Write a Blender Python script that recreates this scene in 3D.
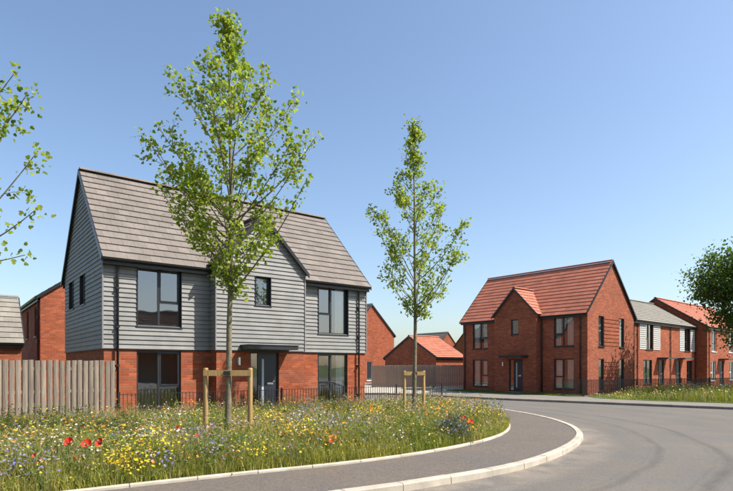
import bpy, bmesh, math, random
import numpy as np
from mathutils import Vector, Matrix
R = math.radians
rng = np.random.default_rng(7)
random.seed(7)
scene = bpy.context.scene
for o in list(bpy.data.objects):
    bpy.data.objects.remove(o)
COL = scene.collection

# ---------------------------------------------------------------- camera
F, HZ, CAMH, CX = 542.2, 366.3, 1.75, 366.5      # focal length and horizon in photo pixels
cam_d = bpy.data.cameras.new('camera')
cam = bpy.data.objects.new('camera', cam_d)
COL.objects.link(cam)
cam.location = (0, 0, CAMH)
cam.rotation_euler = (R(90), 0, 0)
cam_d.sensor_width = 36
cam_d.lens = 36 * F / 733
cam_d.shift_y = (HZ - 245.5) / 733
cam_d.clip_end = 3000
scene.camera = cam

# ---------------------------------------------------------------- world, sun, exposure
SUN_AZ = Vector((.985, -.17, 0)).normalized()
SUN_EL = R(51)
world = bpy.data.worlds.new('World')
scene.world = world
world.use_nodes = True
wn = world.node_tree.nodes
sky = wn.new('ShaderNodeTexSky')
sky.sky_type = 'NISHITA'
sky.sun_disc = False
sky.sun_elevation = SUN_EL
sky.sun_rotation = math.atan2(SUN_AZ.x, SUN_AZ.y)
sky.air_density = 1.08
sky.dust_density = 1.6
sky.ozone_density = 2.6
bg = wn['Background']
bg.inputs['Strength'].default_value = 0.105
world.node_tree.links.new(sky.outputs[0], bg.inputs['Color'])
sun_d = bpy.data.lights.new('sun', 'SUN')
sun_d.energy = 5.0
sun_d.angle = R(.5)
sun_d.color = (1, .95, .87)
sun = bpy.data.objects.new('sun', sun_d)
COL.objects.link(sun)
sv = Vector((SUN_AZ.x * math.cos(SUN_EL), SUN_AZ.y * math.cos(SUN_EL), math.sin(SUN_EL)))
sun.location = sv * 60
sun.rotation_euler = sv.to_track_quat('Z', 'Y').to_euler()
vs = scene.view_settings
vs.view_transform = 'Standard'
vs.look = 'None'
vs.exposure = 0.98
vs.gamma = 1

# ---------------------------------------------------------------- helpers
def V(*a): return Vector(a)

class MB:
    def __init__(s): s.v = []; s.f = []
    def face(s, pts):
        n = len(s.v); s.v += [tuple(p) for p in pts]; s.f.append(tuple(range(n, n + len(pts))))
    def hexa(s, c):     # 8 corners: bottom 4 ccw, top 4 ccw
        n = len(s.v); s.v += [tuple(p) for p in c]
        for q in ((3,2,1,0),(4,5,6,7),(0,1,5,4),(1,2,6,5),(2,3,7,6),(3,0,4,7)):
            s.f.append(tuple(n + i for i in q))
    def box(s, x0, x1, y0, y1, z0, z1):
        s.hexa([(x0,y0,z0),(x1,y0,z0),(x1,y1,z0),(x0,y1,z0),(x0,y0,z1),(x1,y0,z1),(x1,y1,z1),(x0,y1,z1)])
    def obox(s, P, u0, u1, n0, n1, z0, z1):     # P(u, outward, z)
        s.hexa([P(u0,n1,z0),P(u1,n1,z0),P(u1,n0,z0),P(u0,n0,z0),P(u0,n1,z1),P(u1,n1,z1),P(u1,n0,z1),P(u0,n0,z1)])
    def tube(s, pts, rad, k=8, cap=True):
        pts = [Vector(p) for p in pts]; rings = []
        ref = None
        for i, p in enumerate(pts):
            d = (pts[min(i+1, len(pts)-1)] - pts[max(i-1, 0)]).normalized()
            if ref is None:
                ref = d.cross(V(0,0,1) if abs(d.z) < .9 else V(1,0,0)).normalized()
            a = (ref - d * ref.dot(d)).normalized(); b = d.cross(a); ref = a
            r = rad[i] if hasattr(rad, '__len__') else rad
            rings.append([p + a*math.cos(t)*r + b*math.sin(t)*r for t in [2*math.pi*j/k for j in range(k)]])
        n = len(s.v)
        for rg in rings: s.v += [tuple(q) for q in rg]
        for i in range(len(pts)-1):
            for j in range(k):
                s.f.append((n+i*k+j, n+i*k+(j+1)%k, n+(i+1)*k+(j+1)%k, n+(i+1)*k+j))
        if cap:
            s.f.append(tuple(n+j for j in range(k))[::-1]); s.f.append(tuple(n+(len(pts)-1)*k+j for j in range(k)))
    def prism(s, poly, z0, z1):      # poly ccw
        n = len(s.v); m = len(poly)
        s.v += [(p[0],p[1],z0) for p in poly] + [(p[0],p[1],z1) for p in poly]
        s.f.append(tuple(range(n+m, n+2*m))); s.f.append(tuple(range(n+m-1, n-1, -1)))
        for i in range(m): s.f.append((n+i, n+(i+1)%m, n+m+(i+1)%m, n+m+i))
    def mesh(s, name, mat=None, smooth=False):
        me = bpy.data.meshes.new(name); me.from_pydata(s.v, [], s.f)
        if mat: me.materials.append(mat)
        if smooth:
            for p in me.polygons: p.use_smooth = True
        return me
    def build(s, name, mat, parent=None, smooth=False):
        return link(name, s.mesh(name, mat, smooth), parent)

def link(name, data, parent=None):
    o = bpy.data.objects.new(name, data); COL.objects.link(o)
    if parent is not None: o.parent = parent
    return o
def tag(o, label=None, cat=None, group=None, kind=None):
    if label: o['label'] = label
    if cat: o['category'] = cat
    if group: o['group'] = group
    if kind: o['kind'] = kind
    return o
def empty(name, loc=(0,0,0), rz=0, parent=None):
    o = link(name, None, parent); o.location = loc; o.rotation_euler = (0,0,rz); o.empty_display_size = .3
    return o
def frame(o, u, n):     # local frame -> P(u, outward, z)
    o = Vector(o); u = Vector(u); n = Vector(n)
    return lambda a, b, z: o + u*a + n*b + V(0,0,z)
def np_mesh(name, v, tris, col=None, mat=None):
    me = bpy.data.meshes.new(name)
    v = np.asarray(v, np.float32); t = np.asarray(tris, np.int32)
    me.vertices.add(len(v)); me.vertices.foreach_set('co', v.ravel())
    me.loops.add(t.size); me.loops.foreach_set('vertex_index', t.ravel())
    me.polygons.add(len(t))
    me.polygons.foreach_set('loop_start', np.arange(0, t.size, t.shape[1], dtype=np.int32))
    try: me.polygons.foreach_set('loop_total', np.full(len(t), t.shape[1], np.int32))
    except Exception: pass
    if col is not None:
        a = me.color_attributes.new('col', 'FLOAT_COLOR', 'POINT')
        c = np.ones((len(v), 4), np.float32); c[:, :3] = col
        a.data.foreach_set('color', c.ravel())
    if col is None: me.polygons.foreach_set('use_smooth', np.zeros(len(t), bool))
    me.update(calc_edges=True)
    me.validate()
    if mat: me.materials.append(mat)
    return me

# ---------------------------------------------------------------- materials
MATS = {}
def new_mat(name):
    m = bpy.data.materials.new(name); m.use_nodes = True; MATS[name] = m
    nt = m.node_tree; b = nt.nodes['Principled BSDF']
    return m, nt, b
def nd(nt, t, **k):
    n = nt.nodes.new(t)
    for a, b in k.items(): setattr(n, a, b)
    return n
def mix_rgb(nt, fac, a, b, mode='MIX'):
    n = nd(nt, 'ShaderNodeMix', data_type='RGBA', blend_type=mode)
    for s, v in ((n.inputs[0], fac), (n.inputs[6], a), (n.inputs[7], b)):
        if hasattr(v, 'links') or isinstance(v, bpy.types.NodeSocket): nt.links.new(v, s)
        elif isinstance(v, (int, float)): s.default_value = v
        else: s.default_value = (*v, 1)
    return n.outputs[2]
def noise(nt, scale, detail=4, vec=None, rough=.55):
    n = nd(nt, 'ShaderNodeTexNoise'); n.inputs['Scale'].default_value = scale; n.inputs['Detail'].default_value = detail
    n.inputs['Roughness'].default_value = rough
    if vec is not None: nt.links.new(vec, n.inputs['Vector'])
    return n.outputs['Fac']
def ramp(nt, fac, lo, hi, a=0., b=1.):
    n = nd(nt, 'ShaderNodeMapRange', clamp=True)
    nt.links.new(fac, n.inputs[0])
    for i, x in enumerate((lo, hi, a, b)): n.inputs[1+i].default_value = x
    return n.outputs[0]
def math_n(nt, op, a, b=None):
    n = nd(nt, 'ShaderNodeMath', operation=op)
    for s, v in ((n.inputs[0], a), (n.inputs[1], b)):
        if v is None: continue
        if isinstance(v, (int, float)): s.default_value = v
        else: nt.links.new(v, s)
    return n.outputs[0]
def objco(nt): return nd(nt, 'ShaderNodeTexCoord').outputs['Object']
def bump(nt, b, h, dist, strength=1.):
    n = nd(nt, 'ShaderNodeBump'); n.inputs['Distance'].default_value = dist; n.inputs['Strength'].default_value = strength
    nt.links.new(h, n.inputs['Height']); nt.links.new(n.outputs[0], b.inputs['Normal'])

def mat_plain(name, col, rough=.6, var=.12, nscale=3., metal=0., bumpd=0., bscale=60., rnd=0., spec=.4):
    m, nt, b = new_mat(name)
    co = objco(nt)
    f = ramp(nt, noise(nt, nscale, 5, co), .3, .7)
    c = mix_rgb(nt, f, tuple(x*(1-var) for x in col), tuple(min(1, x*(1+var)) for x in col))
    if rnd:
        gi = nd(nt, 'ShaderNodeNewGeometry').outputs['Random Per Island']
        oi = nd(nt, 'ShaderNodeObjectInfo').outputs['Random']
        s = math_n(nt, 'FRACT', math_n(nt, 'ADD', gi, oi))
        v = ramp(nt, s, 0, 1, 1-rnd, 1+rnd)
        h = nd(nt, 'ShaderNodeHueSaturation'); nt.links.new(v, h.inputs['Value']); nt.links.new(c, h.inputs['Color'])
        c = h.outputs[0]
    nt.links.new(c, b.inputs['Base Color'])
    b.inputs['Roughness'].default_value = rough; b.inputs['Metallic'].default_value = metal
    b.inputs['Specular IOR Level'].default_value = spec
    if bumpd: bump(nt, b, noise(nt, bscale, 4, co), bumpd)
    return m

def mat_brick(name, c1, c2, mortar, dark=.55):
    m, nt, b = new_mat(name)
    co = objco(nt)
    sx = nd(nt, 'ShaderNodeSeparateXYZ'); nt.links.new(co, sx.inputs[0])
    cx = nd(nt, 'ShaderNodeCombineXYZ')
    nt.links.new(math_n(nt, 'ADD', sx.outputs[0], sx.outputs[1]), cx.inputs[0]); nt.links.new(sx.outputs[2], cx.inputs[1])
    bt = nd(nt, 'ShaderNodeTexBrick'); nt.links.new(cx.outputs[0], bt.inputs['Vector'])
    bt.inputs['Scale'].default_value = 1; bt.inputs['Brick Width'].default_value = .225; bt.inputs['Row Height'].default_value = .075
    bt.inputs['Mortar Size'].default_value = .007; bt.inputs['Mortar Smooth'].default_value = .3; bt.inputs['Bias'].default_value = -.1
    bt.inputs['Color1'].default_value = (*c1, 1); bt.inputs['Color2'].default_value = (*c2, 1); bt.inputs['Mortar'].default_value = (*mortar, 1)
    # second brick texture on the same bond picks odd dark headers
    mp = nd(nt, 'ShaderNodeVectorMath', operation='ADD'); nt.links.new(cx.outputs[0], mp.inputs[0]); mp.inputs[1].default_value = (4.5, 3.0, 0)
    b2 = nd(nt, 'ShaderNodeTexBrick'); nt.links.new(mp.outputs[0], b2.inputs['Vector'])
    for k, v in (('Scale',1),('Brick Width',.225),('Row Height',.075),('Mortar Size',0.),('Bias',.35)): b2.inputs[k].default_value = v
    b2.inputs['Color1'].default_value = (1,1,1,1); b2.inputs['Color2'].default_value = (dark,dark*.95,dark,1)
    c = mix_rgb(nt, .75, bt.outputs['Color'], b2.outputs['Color'], 'MULTIPLY')
    big = ramp(nt, noise(nt, .9, 4, co), .3, .7, .84, 1.1)
    fine = ramp(nt, noise(nt, 35, 3, co), .3, .7, .85, 1.12)
    h = nd(nt, 'ShaderNodeHueSaturation'); nt.links.new(c, h.inputs['Color']); nt.links.new(math_n(nt, 'MULTIPLY', big, fine), h.inputs['Value'])
    nt.links.new(h.outputs[0], b.inputs['Base Color']); b.inputs['Roughness'].default_value = .9; b.inputs['Specular IOR Level'].default_value = .2
    hh = math_n(nt, 'SUBTRACT', ramp(nt, noise(nt, 90, 3, co), .2, .8, 0, .3), bt.outputs['Fac'])
    bump(nt, b, hh, .012)
    return m

def mat_leaf(name, trans=.35, rough=.45, tint=(1.15, 1.25, .55), attr='col'):
    m, nt, b = new_mat(name)
    a = nd(nt, 'ShaderNodeAttribute', attribute_name=attr)
    nt.links.new(a.outputs['Color'], b.inputs['Base Color']); b.inputs['Roughness'].default_value = rough
    b.inputs['Specular IOR Level'].default_value = .3
    t = nd(nt, 'ShaderNodeBsdfTranslucent')
    nt.links.new(mix_rgb(nt, 1., a.outputs['Color'], tint, 'MULTIPLY'), t.inputs['Color'])
    ms = nd(nt, 'ShaderNodeMixShader'); ms.inputs[0].default_value = trans
    nt.links.new(b.outputs[0], ms.inputs[1]); nt.links.new(t.outputs[0], ms.inputs[2])
    nt.links.new(ms.outputs[0], nt.nodes['Material Output'].inputs['Surface'])
    return m

def mat_glass(name, tint=(.78,.84,.84)):
    m, nt, b = new_mat(name)
    nt.nodes.remove(b)
    tr = nd(nt, 'ShaderNodeBsdfTransparent'); tr.inputs[0].default_value = (*tint, 1)
    gl = nd(nt, 'ShaderNodeBsdfGlossy'); gl.inputs['Roughness'].default_value = .012; gl.inputs['Color'].default_value = (.95,.97,1,1)
    co = objco(nt)
    bp = nd(nt, 'ShaderNodeBump'); bp.inputs['Distance'].default_value = .012; bp.inputs['Strength'].default_value = .25
    nt.links.new(noise(nt, 1.6, 1, co), bp.inputs['Height']); nt.links.new(bp.outputs[0], gl.inputs['Normal'])
    fr = nd(nt, 'ShaderNodeFresnel'); fr.inputs[0].default_value = 1.5
    fac = math_n(nt, 'ADD', math_n(nt, 'MULTIPLY', fr.outputs[0], 1.2), .16)
    ms = nd(nt, 'ShaderNodeMixShader')
    nt.links.new(fac, ms.inputs[0]); nt.links.new(tr.outputs[0], ms.inputs[1]); nt.links.new(gl.outputs[0], ms.inputs[2])
    nt.links.new(ms.outputs[0], nt.nodes['Material Output'].inputs['Surface'])
    return m

def mat_asphalt(name, col, marks=False, grain=.25):
    m, nt, b = new_mat(name)
    co = objco(nt)
    n1 = ramp(nt, noise(nt, 34, 5, co, .85), .35, .65, 1-grain*1.3, 1+grain*1.3)
    n2 = ramp(nt, noise(nt, .4, 8, co, .62), .3, .7, .93, 1.06)
    n3 = ramp(nt, noise(nt, 9, 6, co, .7), .3, .75, .88, 1.10)
    v = math_n(nt, 'MULTIPLY', math_n(nt, 'MULTIPLY', n1, n2), n3)
    c = mix_rgb(nt, ramp(nt, noise(nt, .8, 4, co), .35, .7), col, tuple(x*y for x, y in zip(col, (1.1,1.02,.92))))
    if marks:
        sx = nd(nt, 'ShaderNodeSeparateXYZ'); nt.links.new(co, sx.inputs[0])
        dx = math_n(nt, 'ADD', sx.outputs[0], 4.67); dy = math_n(nt, 'SUBTRACT', sx.outputs[1], 16.63)
        d = math_n(nt, 'SQRT', math_n(nt, 'ADD', math_n(nt, 'MULTIPLY', dx, dx), math_n(nt, 'MULTIPLY', dy, dy)))
        d = math_n(nt, 'ADD', d, ramp(nt, noise(nt, .35, 3, co), .2, .8, -.15, .15))
        tot = None
        for r, w, a in ((13.05,.10,.28),(12.85,.04,.10),(12.0,.085,.24),(11.83,.04,.08),(11.45,.3,.07),(14.6,.5,.07),(16.2,.4,.08),(17.9,.5,.06)):
            q = math_n(nt, 'ABSOLUTE', math_n(nt, 'SUBTRACT', d, r))
            e = ramp(nt, q, w*.25, w*1.5, a, 0.)
            tot = e if tot is None else math_n(nt, 'ADD', tot, e)
        pat = ramp(nt, noise(nt, 1.1, 5, co), .3, .62, .45, 1.)
        v = math_n(nt, 'MULTIPLY', v, math_n(nt, 'SUBTRACT', 1., math_n(nt, 'MULTIPLY', tot, pat)))
        # dust washed along the kerb of the bend
        du = math_n(nt, 'MULTIPLY', ramp(nt, d, 10.45, 11.3, 1., 0.), ramp(nt, noise(nt, 1.7, 5, co), .35, .65))
        c = mix_rgb(nt, math_n(nt, 'MULTIPLY', du, .55), c, (.34,.27,.2))
    h = nd(nt, 'ShaderNodeHueSaturation'); nt.links.new(c, h.inputs['Color']); nt.links.new(v, h.inputs['Value'])
    nt.links.new(h.outputs[0], b.inputs['Base Color']); b.inputs['Roughness'].default_value = .88; b.inputs['Specular IOR Level'].default_value = .25
    bump(nt, b, noise(nt, 130, 3, co, .7), .006)
    return m

def mat_wood(name, c1, c2, axis=2, rough=.8):
    m, nt, b = new_mat(name)
    co = objco(nt)
    mp = nd(nt, 'ShaderNodeMapping'); nt.links.new(co, mp.inputs['Vector'])
    sc = [14, 14, 14]; sc[axis] = .9; mp.inputs['Scale'].default_value = sc
    oi = nd(nt, 'ShaderNodeObjectInfo').outputs['Random']
    off = nd(nt, 'ShaderNodeCombineXYZ'); nt.links.new(math_n(nt, 'MULTIPLY', oi, 40.), off.inputs[0]); nt.links.new(math_n(nt, 'MULTIPLY', oi, 23.), off.inputs[2])
    nt.links.new(off.outputs[0], mp.inputs['Location'])
    f = ramp(nt, noise(nt, 2.2, 6, mp.outputs[0], .65), .3, .7)
    c = mix_rgb(nt, f, c1, c2)
    h = nd(nt, 'ShaderNodeHueSaturation'); nt.links.new(c, h.inputs['Color']); nt.links.new(ramp(nt, oi, 0, 1, .78, 1.18), h.inputs['Value'])
    nt.links.new(h.outputs[0], b.inputs['Base Color']); b.inputs['Roughness'].default_value = rough; b.inputs['Specular IOR Level'].default_value = .2
    bump(nt, b, f, .004)
    return m

def mat_tile(name, col, col2, rnd=.16):
    m, nt, b = new_mat(name)
    co = objco(nt); geo = nd(nt, 'ShaderNodeNewGeometry'); 
    pos = geo.outputs['Position']
    s = math_n(nt, 'FRACT', math_n(nt, 'ADD', geo.outputs['Random Per Island'], nd(nt, 'ShaderNodeObjectInfo').outputs['Random']))
    c = mix_rgb(nt, s, col, col2)
    v = math_n(nt, 'MULTIPLY', ramp(nt, math_n(nt, 'FRACT', math_n(nt, 'MULTIPLY', s, 7.3)), 0, 1, 1-rnd, 1+rnd), ramp(nt, noise(nt, 1.1, 5, pos), .3, .7, .88, 1.1))
    v = math_n(nt, 'MULTIPLY', v, ramp(nt, noise(nt, 28, 4, pos), .3, .7, .82, 1.16))
    h = nd(nt, 'ShaderNodeHueSaturation'); nt.links.new(c, h.inputs['Color']); nt.links.new(v, h.inputs['Value'])
    nt.links.new(h.outputs[0], b.inputs['Base Color']); b.inputs['Roughness'].default_value = .8; b.inputs['Specular IOR Level'].default_value = .25
    bump(nt, b, noise(nt, 70, 3, pos), .003)
    return m

BRICK = mat_brick('red_brick', (.45,.118,.046), (.35,.080,.034), (.33,.20,.14))
BRICK2 = mat_brick('deep_red_brick', (.45,.128,.058), (.37,.095,.046), (.33,.20,.14))
CLAD = mat_plain('grey_weatherboard', (.180,.175,.165), .6, .14, 2.5, rnd=.09, bumpd=.002, bscale=25)
GREY_TILE = mat_tile('grey_brown_tile', (.160,.137,.118), (.143,.122,.106), .10)
RED_TILE = mat_tile('terracotta_tile', (.37,.128,.078), (.33,.110,.066), .09)
BROWN_TILE = mat_tile('brown_tile', (.24,.12,.07), (.2,.1,.06))
PALE_TILE = mat_tile('pale_grey_tile', (.20,.18,.15), (.18,.165,.14), .06)
DARK = mat_plain('anthracite_metal', (.020,.022,.026), .38, .1, 3)
BLACK = mat_plain('black_plastic', (.018,.018,.02), .35, .1, 3)
DOORM = mat_plain('dark_blue_door', (.020,.023,.032), .35, .06, 3)
DECK = mat_plain('roof_underlay', (.035,.033,.032), .9)
GLASS = mat_glass('window_glass')
ROOM = mat_plain('room_plaster', (.30,.28,.25), .9, .06, 2)
CURT = mat_plain('curtain_fabric', (.74,.72,.68), .9, .06, 4)
BLIND = mat_plain('white_blind', (.75,.74,.70), .7, .04, 3)
STEEL = mat_plain('brushed_steel', (.6,.6,.6), .3, .05, 5, metal=1)
WHITE = mat_plain('white_upvc', (.62,.62,.60), .4, .04, 3)
ROADM = mat_asphalt('road_asphalt', (.118,.110,.100), True, .24)
PATHM = mat_asphalt('path_asphalt', (.108,.094,.083), False, .3)
PAVEM = mat_asphalt('pavement_asphalt', (.165,.152,.135), False, .2)
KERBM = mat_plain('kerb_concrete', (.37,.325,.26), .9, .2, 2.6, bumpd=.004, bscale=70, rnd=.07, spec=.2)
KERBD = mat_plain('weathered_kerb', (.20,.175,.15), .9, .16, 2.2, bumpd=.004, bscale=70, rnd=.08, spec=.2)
SOIL = mat_plain('bed_soil', (.10,.085,.045), .95, .3, 5, bumpd=.02, bscale=20, spec=.1)
LAWN = mat_plain('rough_lawn', (.085,.12,.028), .95, .3, 1.2, bumpd=.03, bscale=30, spec=.1)
FIELD = mat_plain('far_grass', (.085,.11,.035), .95, .3, .05, spec=.1)
DRIVE = mat_plain('pale_block_paving', (.34,.305,.25), .9, .12, 2., bumpd=.004, bscale=40, spec=.2)
FENCE = mat_wood('weathered_fence_board', (.15,.115,.088), (.275,.225,.175))
FENCE2 = mat_wood('brown_fence_board', (.19,.135,.10), (.28,.21,.16))
STAKE = mat_wood('pale_softwood', (.30,.185,.07), (.42,.275,.12))
BARK = mat_plain('young_bark', (.16,.135,.085), .9, .35, 9, bumpd=.01, bscale=40, spec=.15)
BARK2 = mat_plain('old_bark', (.09,.075,.055), .95, .3, 6, bumpd=.02, bscale=25, spec=.15)
LEAF = mat_leaf('leaf', .5)
GRASS = mat_leaf('grass_blade', .32, .55, (1.1,1.15,.6))
PETAL = mat_leaf('petal', .3, .6, (1.05,1.,.9))
SLATM = mat_plain('pale_slat', (.44,.44,.425), .5, .06, 3)
RUBBER = mat_plain('black_rubber', (.02,.02,.02), .7)

# ---------------------------------------------------------------- ground
def smooth_line(pts, n=8):
    out = []
    P = [Vector((*p, 0)) for p in pts]
    for i in range(len(P)-1):
        p0, p1, p2, p3 = P[max(i-1,0)], P[i], P[i+1], P[min(i+2, len(P)-1)]
        for k in range(n):
            t = k/n
            q = .5*((2*p1)+(p2-p0)*t+(2*p0-5*p1+4*p2-p3)*t*t+(3*p1-p0-3*p2+p3)*t**3)
            out.append((q.x, q.y))
    out.append((P[-1].x, P[-1].y))
    return out
KA = smooth_line([(-14,-1.6),(-8,2.2),(-3.5,5.2),(.18,7.35),(1.07,7.95),(2.05,8.65),(2.95,9.5),(3.95,10.78),(4.82,12.22),(5.40,13.55),(5.80,15.25),(5.9,17.4),(5.55,19.8),(4.9,22.2),(3.6,24.8),(1.2,27.6),(-3,31),(-9,35.5)])
BED = smooth_line([(-16,-1.2),(-10,2.7),(-6.5,5.1),(-3.7,7.05),(-2.02,8.12),(-.28,9.15),(.95,10.1),(1.97,11.1),(2.78,12.15),(3.46,13.41),(3.98,14.95),(4.22,16.4),(4.12,18.2),(3.6,20.2),(3.1,21.7)])
KB = smooth_line([(34,6.6),(26,13),(20,17.7),(14.78,21.8),(12.7,23.45),(10.05,25.58),(8.2,27.05),(6.3,28.7),(3,31.8),(-3,37),(-9,42)])
U1 = V(math.sin(.905), math.cos(.905), 0); V1 = V(-U1.y, U1.x, 0)
RAIL0 = V(-6.62, 14.36, 0)                       # line of the railing and fence, parallel to the grey house

def sheet(name, poly, z, mat):
    b = MB(); b.face([(p[0], p[1], z) for p in poly]); return b.build(name, mat)
def slab(name, poly, z0, z1, mat):
    b = MB(); b.prism(poly, z0, z1); return b.build(name, mat)
def area(poly): return sum(poly[i-1][0]*poly[i][1]-poly[i][0]*poly[i-1][1] for i in range(len(poly)))
def ccw(p): return p if area(p) > 0 else p[::-1]

tag(sheet('ground', [(-700,-500),(700,-500),(700,1200),(-700,1200)], -.03, FIELD), kind='structure')
tag(sheet('road', [(-60,-40),(60,-40),(60,30),(6,36),(-3,38),(-14,46),(-24,46),(-24,20),(-60,20)], 0, ROADM), kind='structure')
fl = [tuple((RAIL0 + U1*t)[:2]) for t in (-16, 0, 12.6)]
def offset(line, d):
    out = []
    for i in range(len(line)):
        a, b = V(*line[max(i-1,0)],0), V(*line[min(i+1,len(line)-1)],0); t = (b-a).normalized(); out.append((line[i][0]-t.y*d, line[i][1]+t.x*d))
    return out
pathpoly = ccw(offset(KA,.1) + [(-16,42),(-30,30),(-30,-1.6)])
tag(slab('footpath', pathpoly, -.02, .1, PATHM), kind='structure')
bedpoly = ccw(offset(BED,.04) + [(fl[2][0], fl[2][1]), fl[1], fl[0]])
tag(slab('flower_bed_soil', bedpoly, .05, .125, SOIL), kind='structure')
gp = [tuple((RAIL0 + U1*a + V1*b)[:2]) for a, b in ((-15,.06),(12.4,.06),(12.4,11),(-15,14))]
tag(slab('garden_ground', ccw(gp), .05, .118, LAWN), kind='structure')
pavB = ccw(offset(KB,-.1) + [(-9,60),(60,60),(60,6.6)])
tag(slab('pavement', pavB, -.02, .1, PAVEM), kind='structure')
tag(slab('driveway', ccw([(-6,36.2),(-1,33.6),(3.2,33.4),(6.2,36.4),(7.4,38.6),(7.2,44),(-5,47)]), .05, .108, DRIVE), kind='structure')
vergeB = smooth_line([(11.9,28.2),(12.6,27.0),(13.7,25.8),(16.4,23.9),(21.5,20),(28,14.9),(36,8.6)])
tag(slab('grass_verge', ccw(vergeB + [(50,28),(50,42),(26.5,37.2),(12.2,30.0)]), .05, .12, LAWN), kind='structure')
tag(slab('front_lawn', ccw([(5.3,36.6),(8.2,33.2),(11.0,29.9),(12.1,30.0),(12.3,30.6),(6.6,37.5)]), .05, .116, LAWN), kind='structure')

def kerb(name, line, mat, h0, h1, width, piece, side, parent_label=None):
    """row of separate kerb stones along a line; side +1 puts the width to the left of travel"""
    L = [Vector((*p, 0)) for p in line]
    acc = [0]
    for i in range(1, len(L)): acc.append(acc[-1] + (L[i]-L[i-1]).length)
    def at(s):
        i = max(j for j in range(len(acc)-1) if acc[j] <= s + 1e-9)
        t = (s-acc[i])/max(1e-9, acc[i+1]-acc[i]); p = L[i].lerp(L[i+1], min(1, t))
        d = (L[i+1]-L[i]).normalized()
        return p, V(-d.y, d.x, 0)*side
    root = empty(name); tag(root, kind='structure')
    n = int(acc[-1]/piece); g = .006
    for i in range(n):
        a, na = at(i*piece+g); m, nm = at(i*piece+piece/2); c, nc = at((i+1)*piece-g)
        dz = random.uniform(-.003,.003); b = MB()
        j = random.uniform(-.004,.004)
        for (p, q, np_, nq) in ((a, m, na, nm), (m, c, nm, nc)):
            ch = .018
            lo = [p+np_*j, q+nq*j, q+nq*width, p+np_*width]
            # bottom ring, chamfer ring, top ring
            def ring(o_in, z): return [p+np_*(j+o_in)+V(0,0,z), q+nq*(j+o_in)+V(0,0,z), q+nq*(width)+V(0,0,z), p+np_*(width)+V(0,0,z)]
            r0, r1, r2 = ring(0, h0), ring(0.006, h1-ch+dz), ring(.006+ch, h1+dz)
            nv = len(b.v); b.v += [tuple(x) for x in r0+r1+r2]
            for k in (0, 4):
                for e in range(4):
                    b.f.append((nv+k+e, nv+k+(e+1)%4, nv+k+4+(e+1)%4, nv+k+4+e) if side > 0 else (nv+k+4+e, nv+k+4+(e+1)%4, nv+k+(e+1)%4, nv+k+e))
            b.f.append((nv+8, nv+9, nv+10, nv+11) if side > 0 else (nv+11, nv+10, nv+9, nv+8))
        b.build('kerb_stone', mat, root)
    return root
KAt = KA[8:-16]
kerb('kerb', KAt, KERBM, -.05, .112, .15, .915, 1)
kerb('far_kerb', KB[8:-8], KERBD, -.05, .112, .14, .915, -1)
kerb('bed_edging', BED[8:], KERBM, .0, .148, .055, .915, 1)

# ---------------------------------------------------------------- building kit
def wall_face(b, P, u0, u1, z0, z1, ops, depth=.11):
    us = sorted({u0, u1, *[x for o in ops for x in (o[0], o[1]) if u0 < x < u1]})
    zs = sorted({z0, z1, *[x for o in ops for x in (o[2], o[3]) if z0 < x < z1]})
    for i in range(len(us)-1):
        for j in range(len(zs)-1):
            uc, zc = (us[i]+us[i+1])/2, (zs[j]+zs[j+1])/2
            if any(o[0] < uc < o[1] and o[2] < zc < o[3] for o in ops): continue
            b.face([P(us[i],0,zs[j]), P(us[i+1],0,zs[j]), P(us[i+1],0,zs[j+1]), P(us[i],0,zs[j+1])])
    for a, c, s, t in [o[:4] for o in ops]:
        if c <= u0 or a >= u1: continue
        b.face([P(a,0,s),P(c,0,s),P(c,-depth,s),P(a,-depth,s)]); b.face([P(a,-depth,t),P(c,-depth,t),P(c,0,t),P(a,0,t)])
        b.face([P(a,0,s),P(a,-depth,s),P(a,-depth,t),P(a,0,t)]); b.face([P(c,-depth,s),P(c,0,s),P(c,0,t),P(c,-depth,t)])

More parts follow.
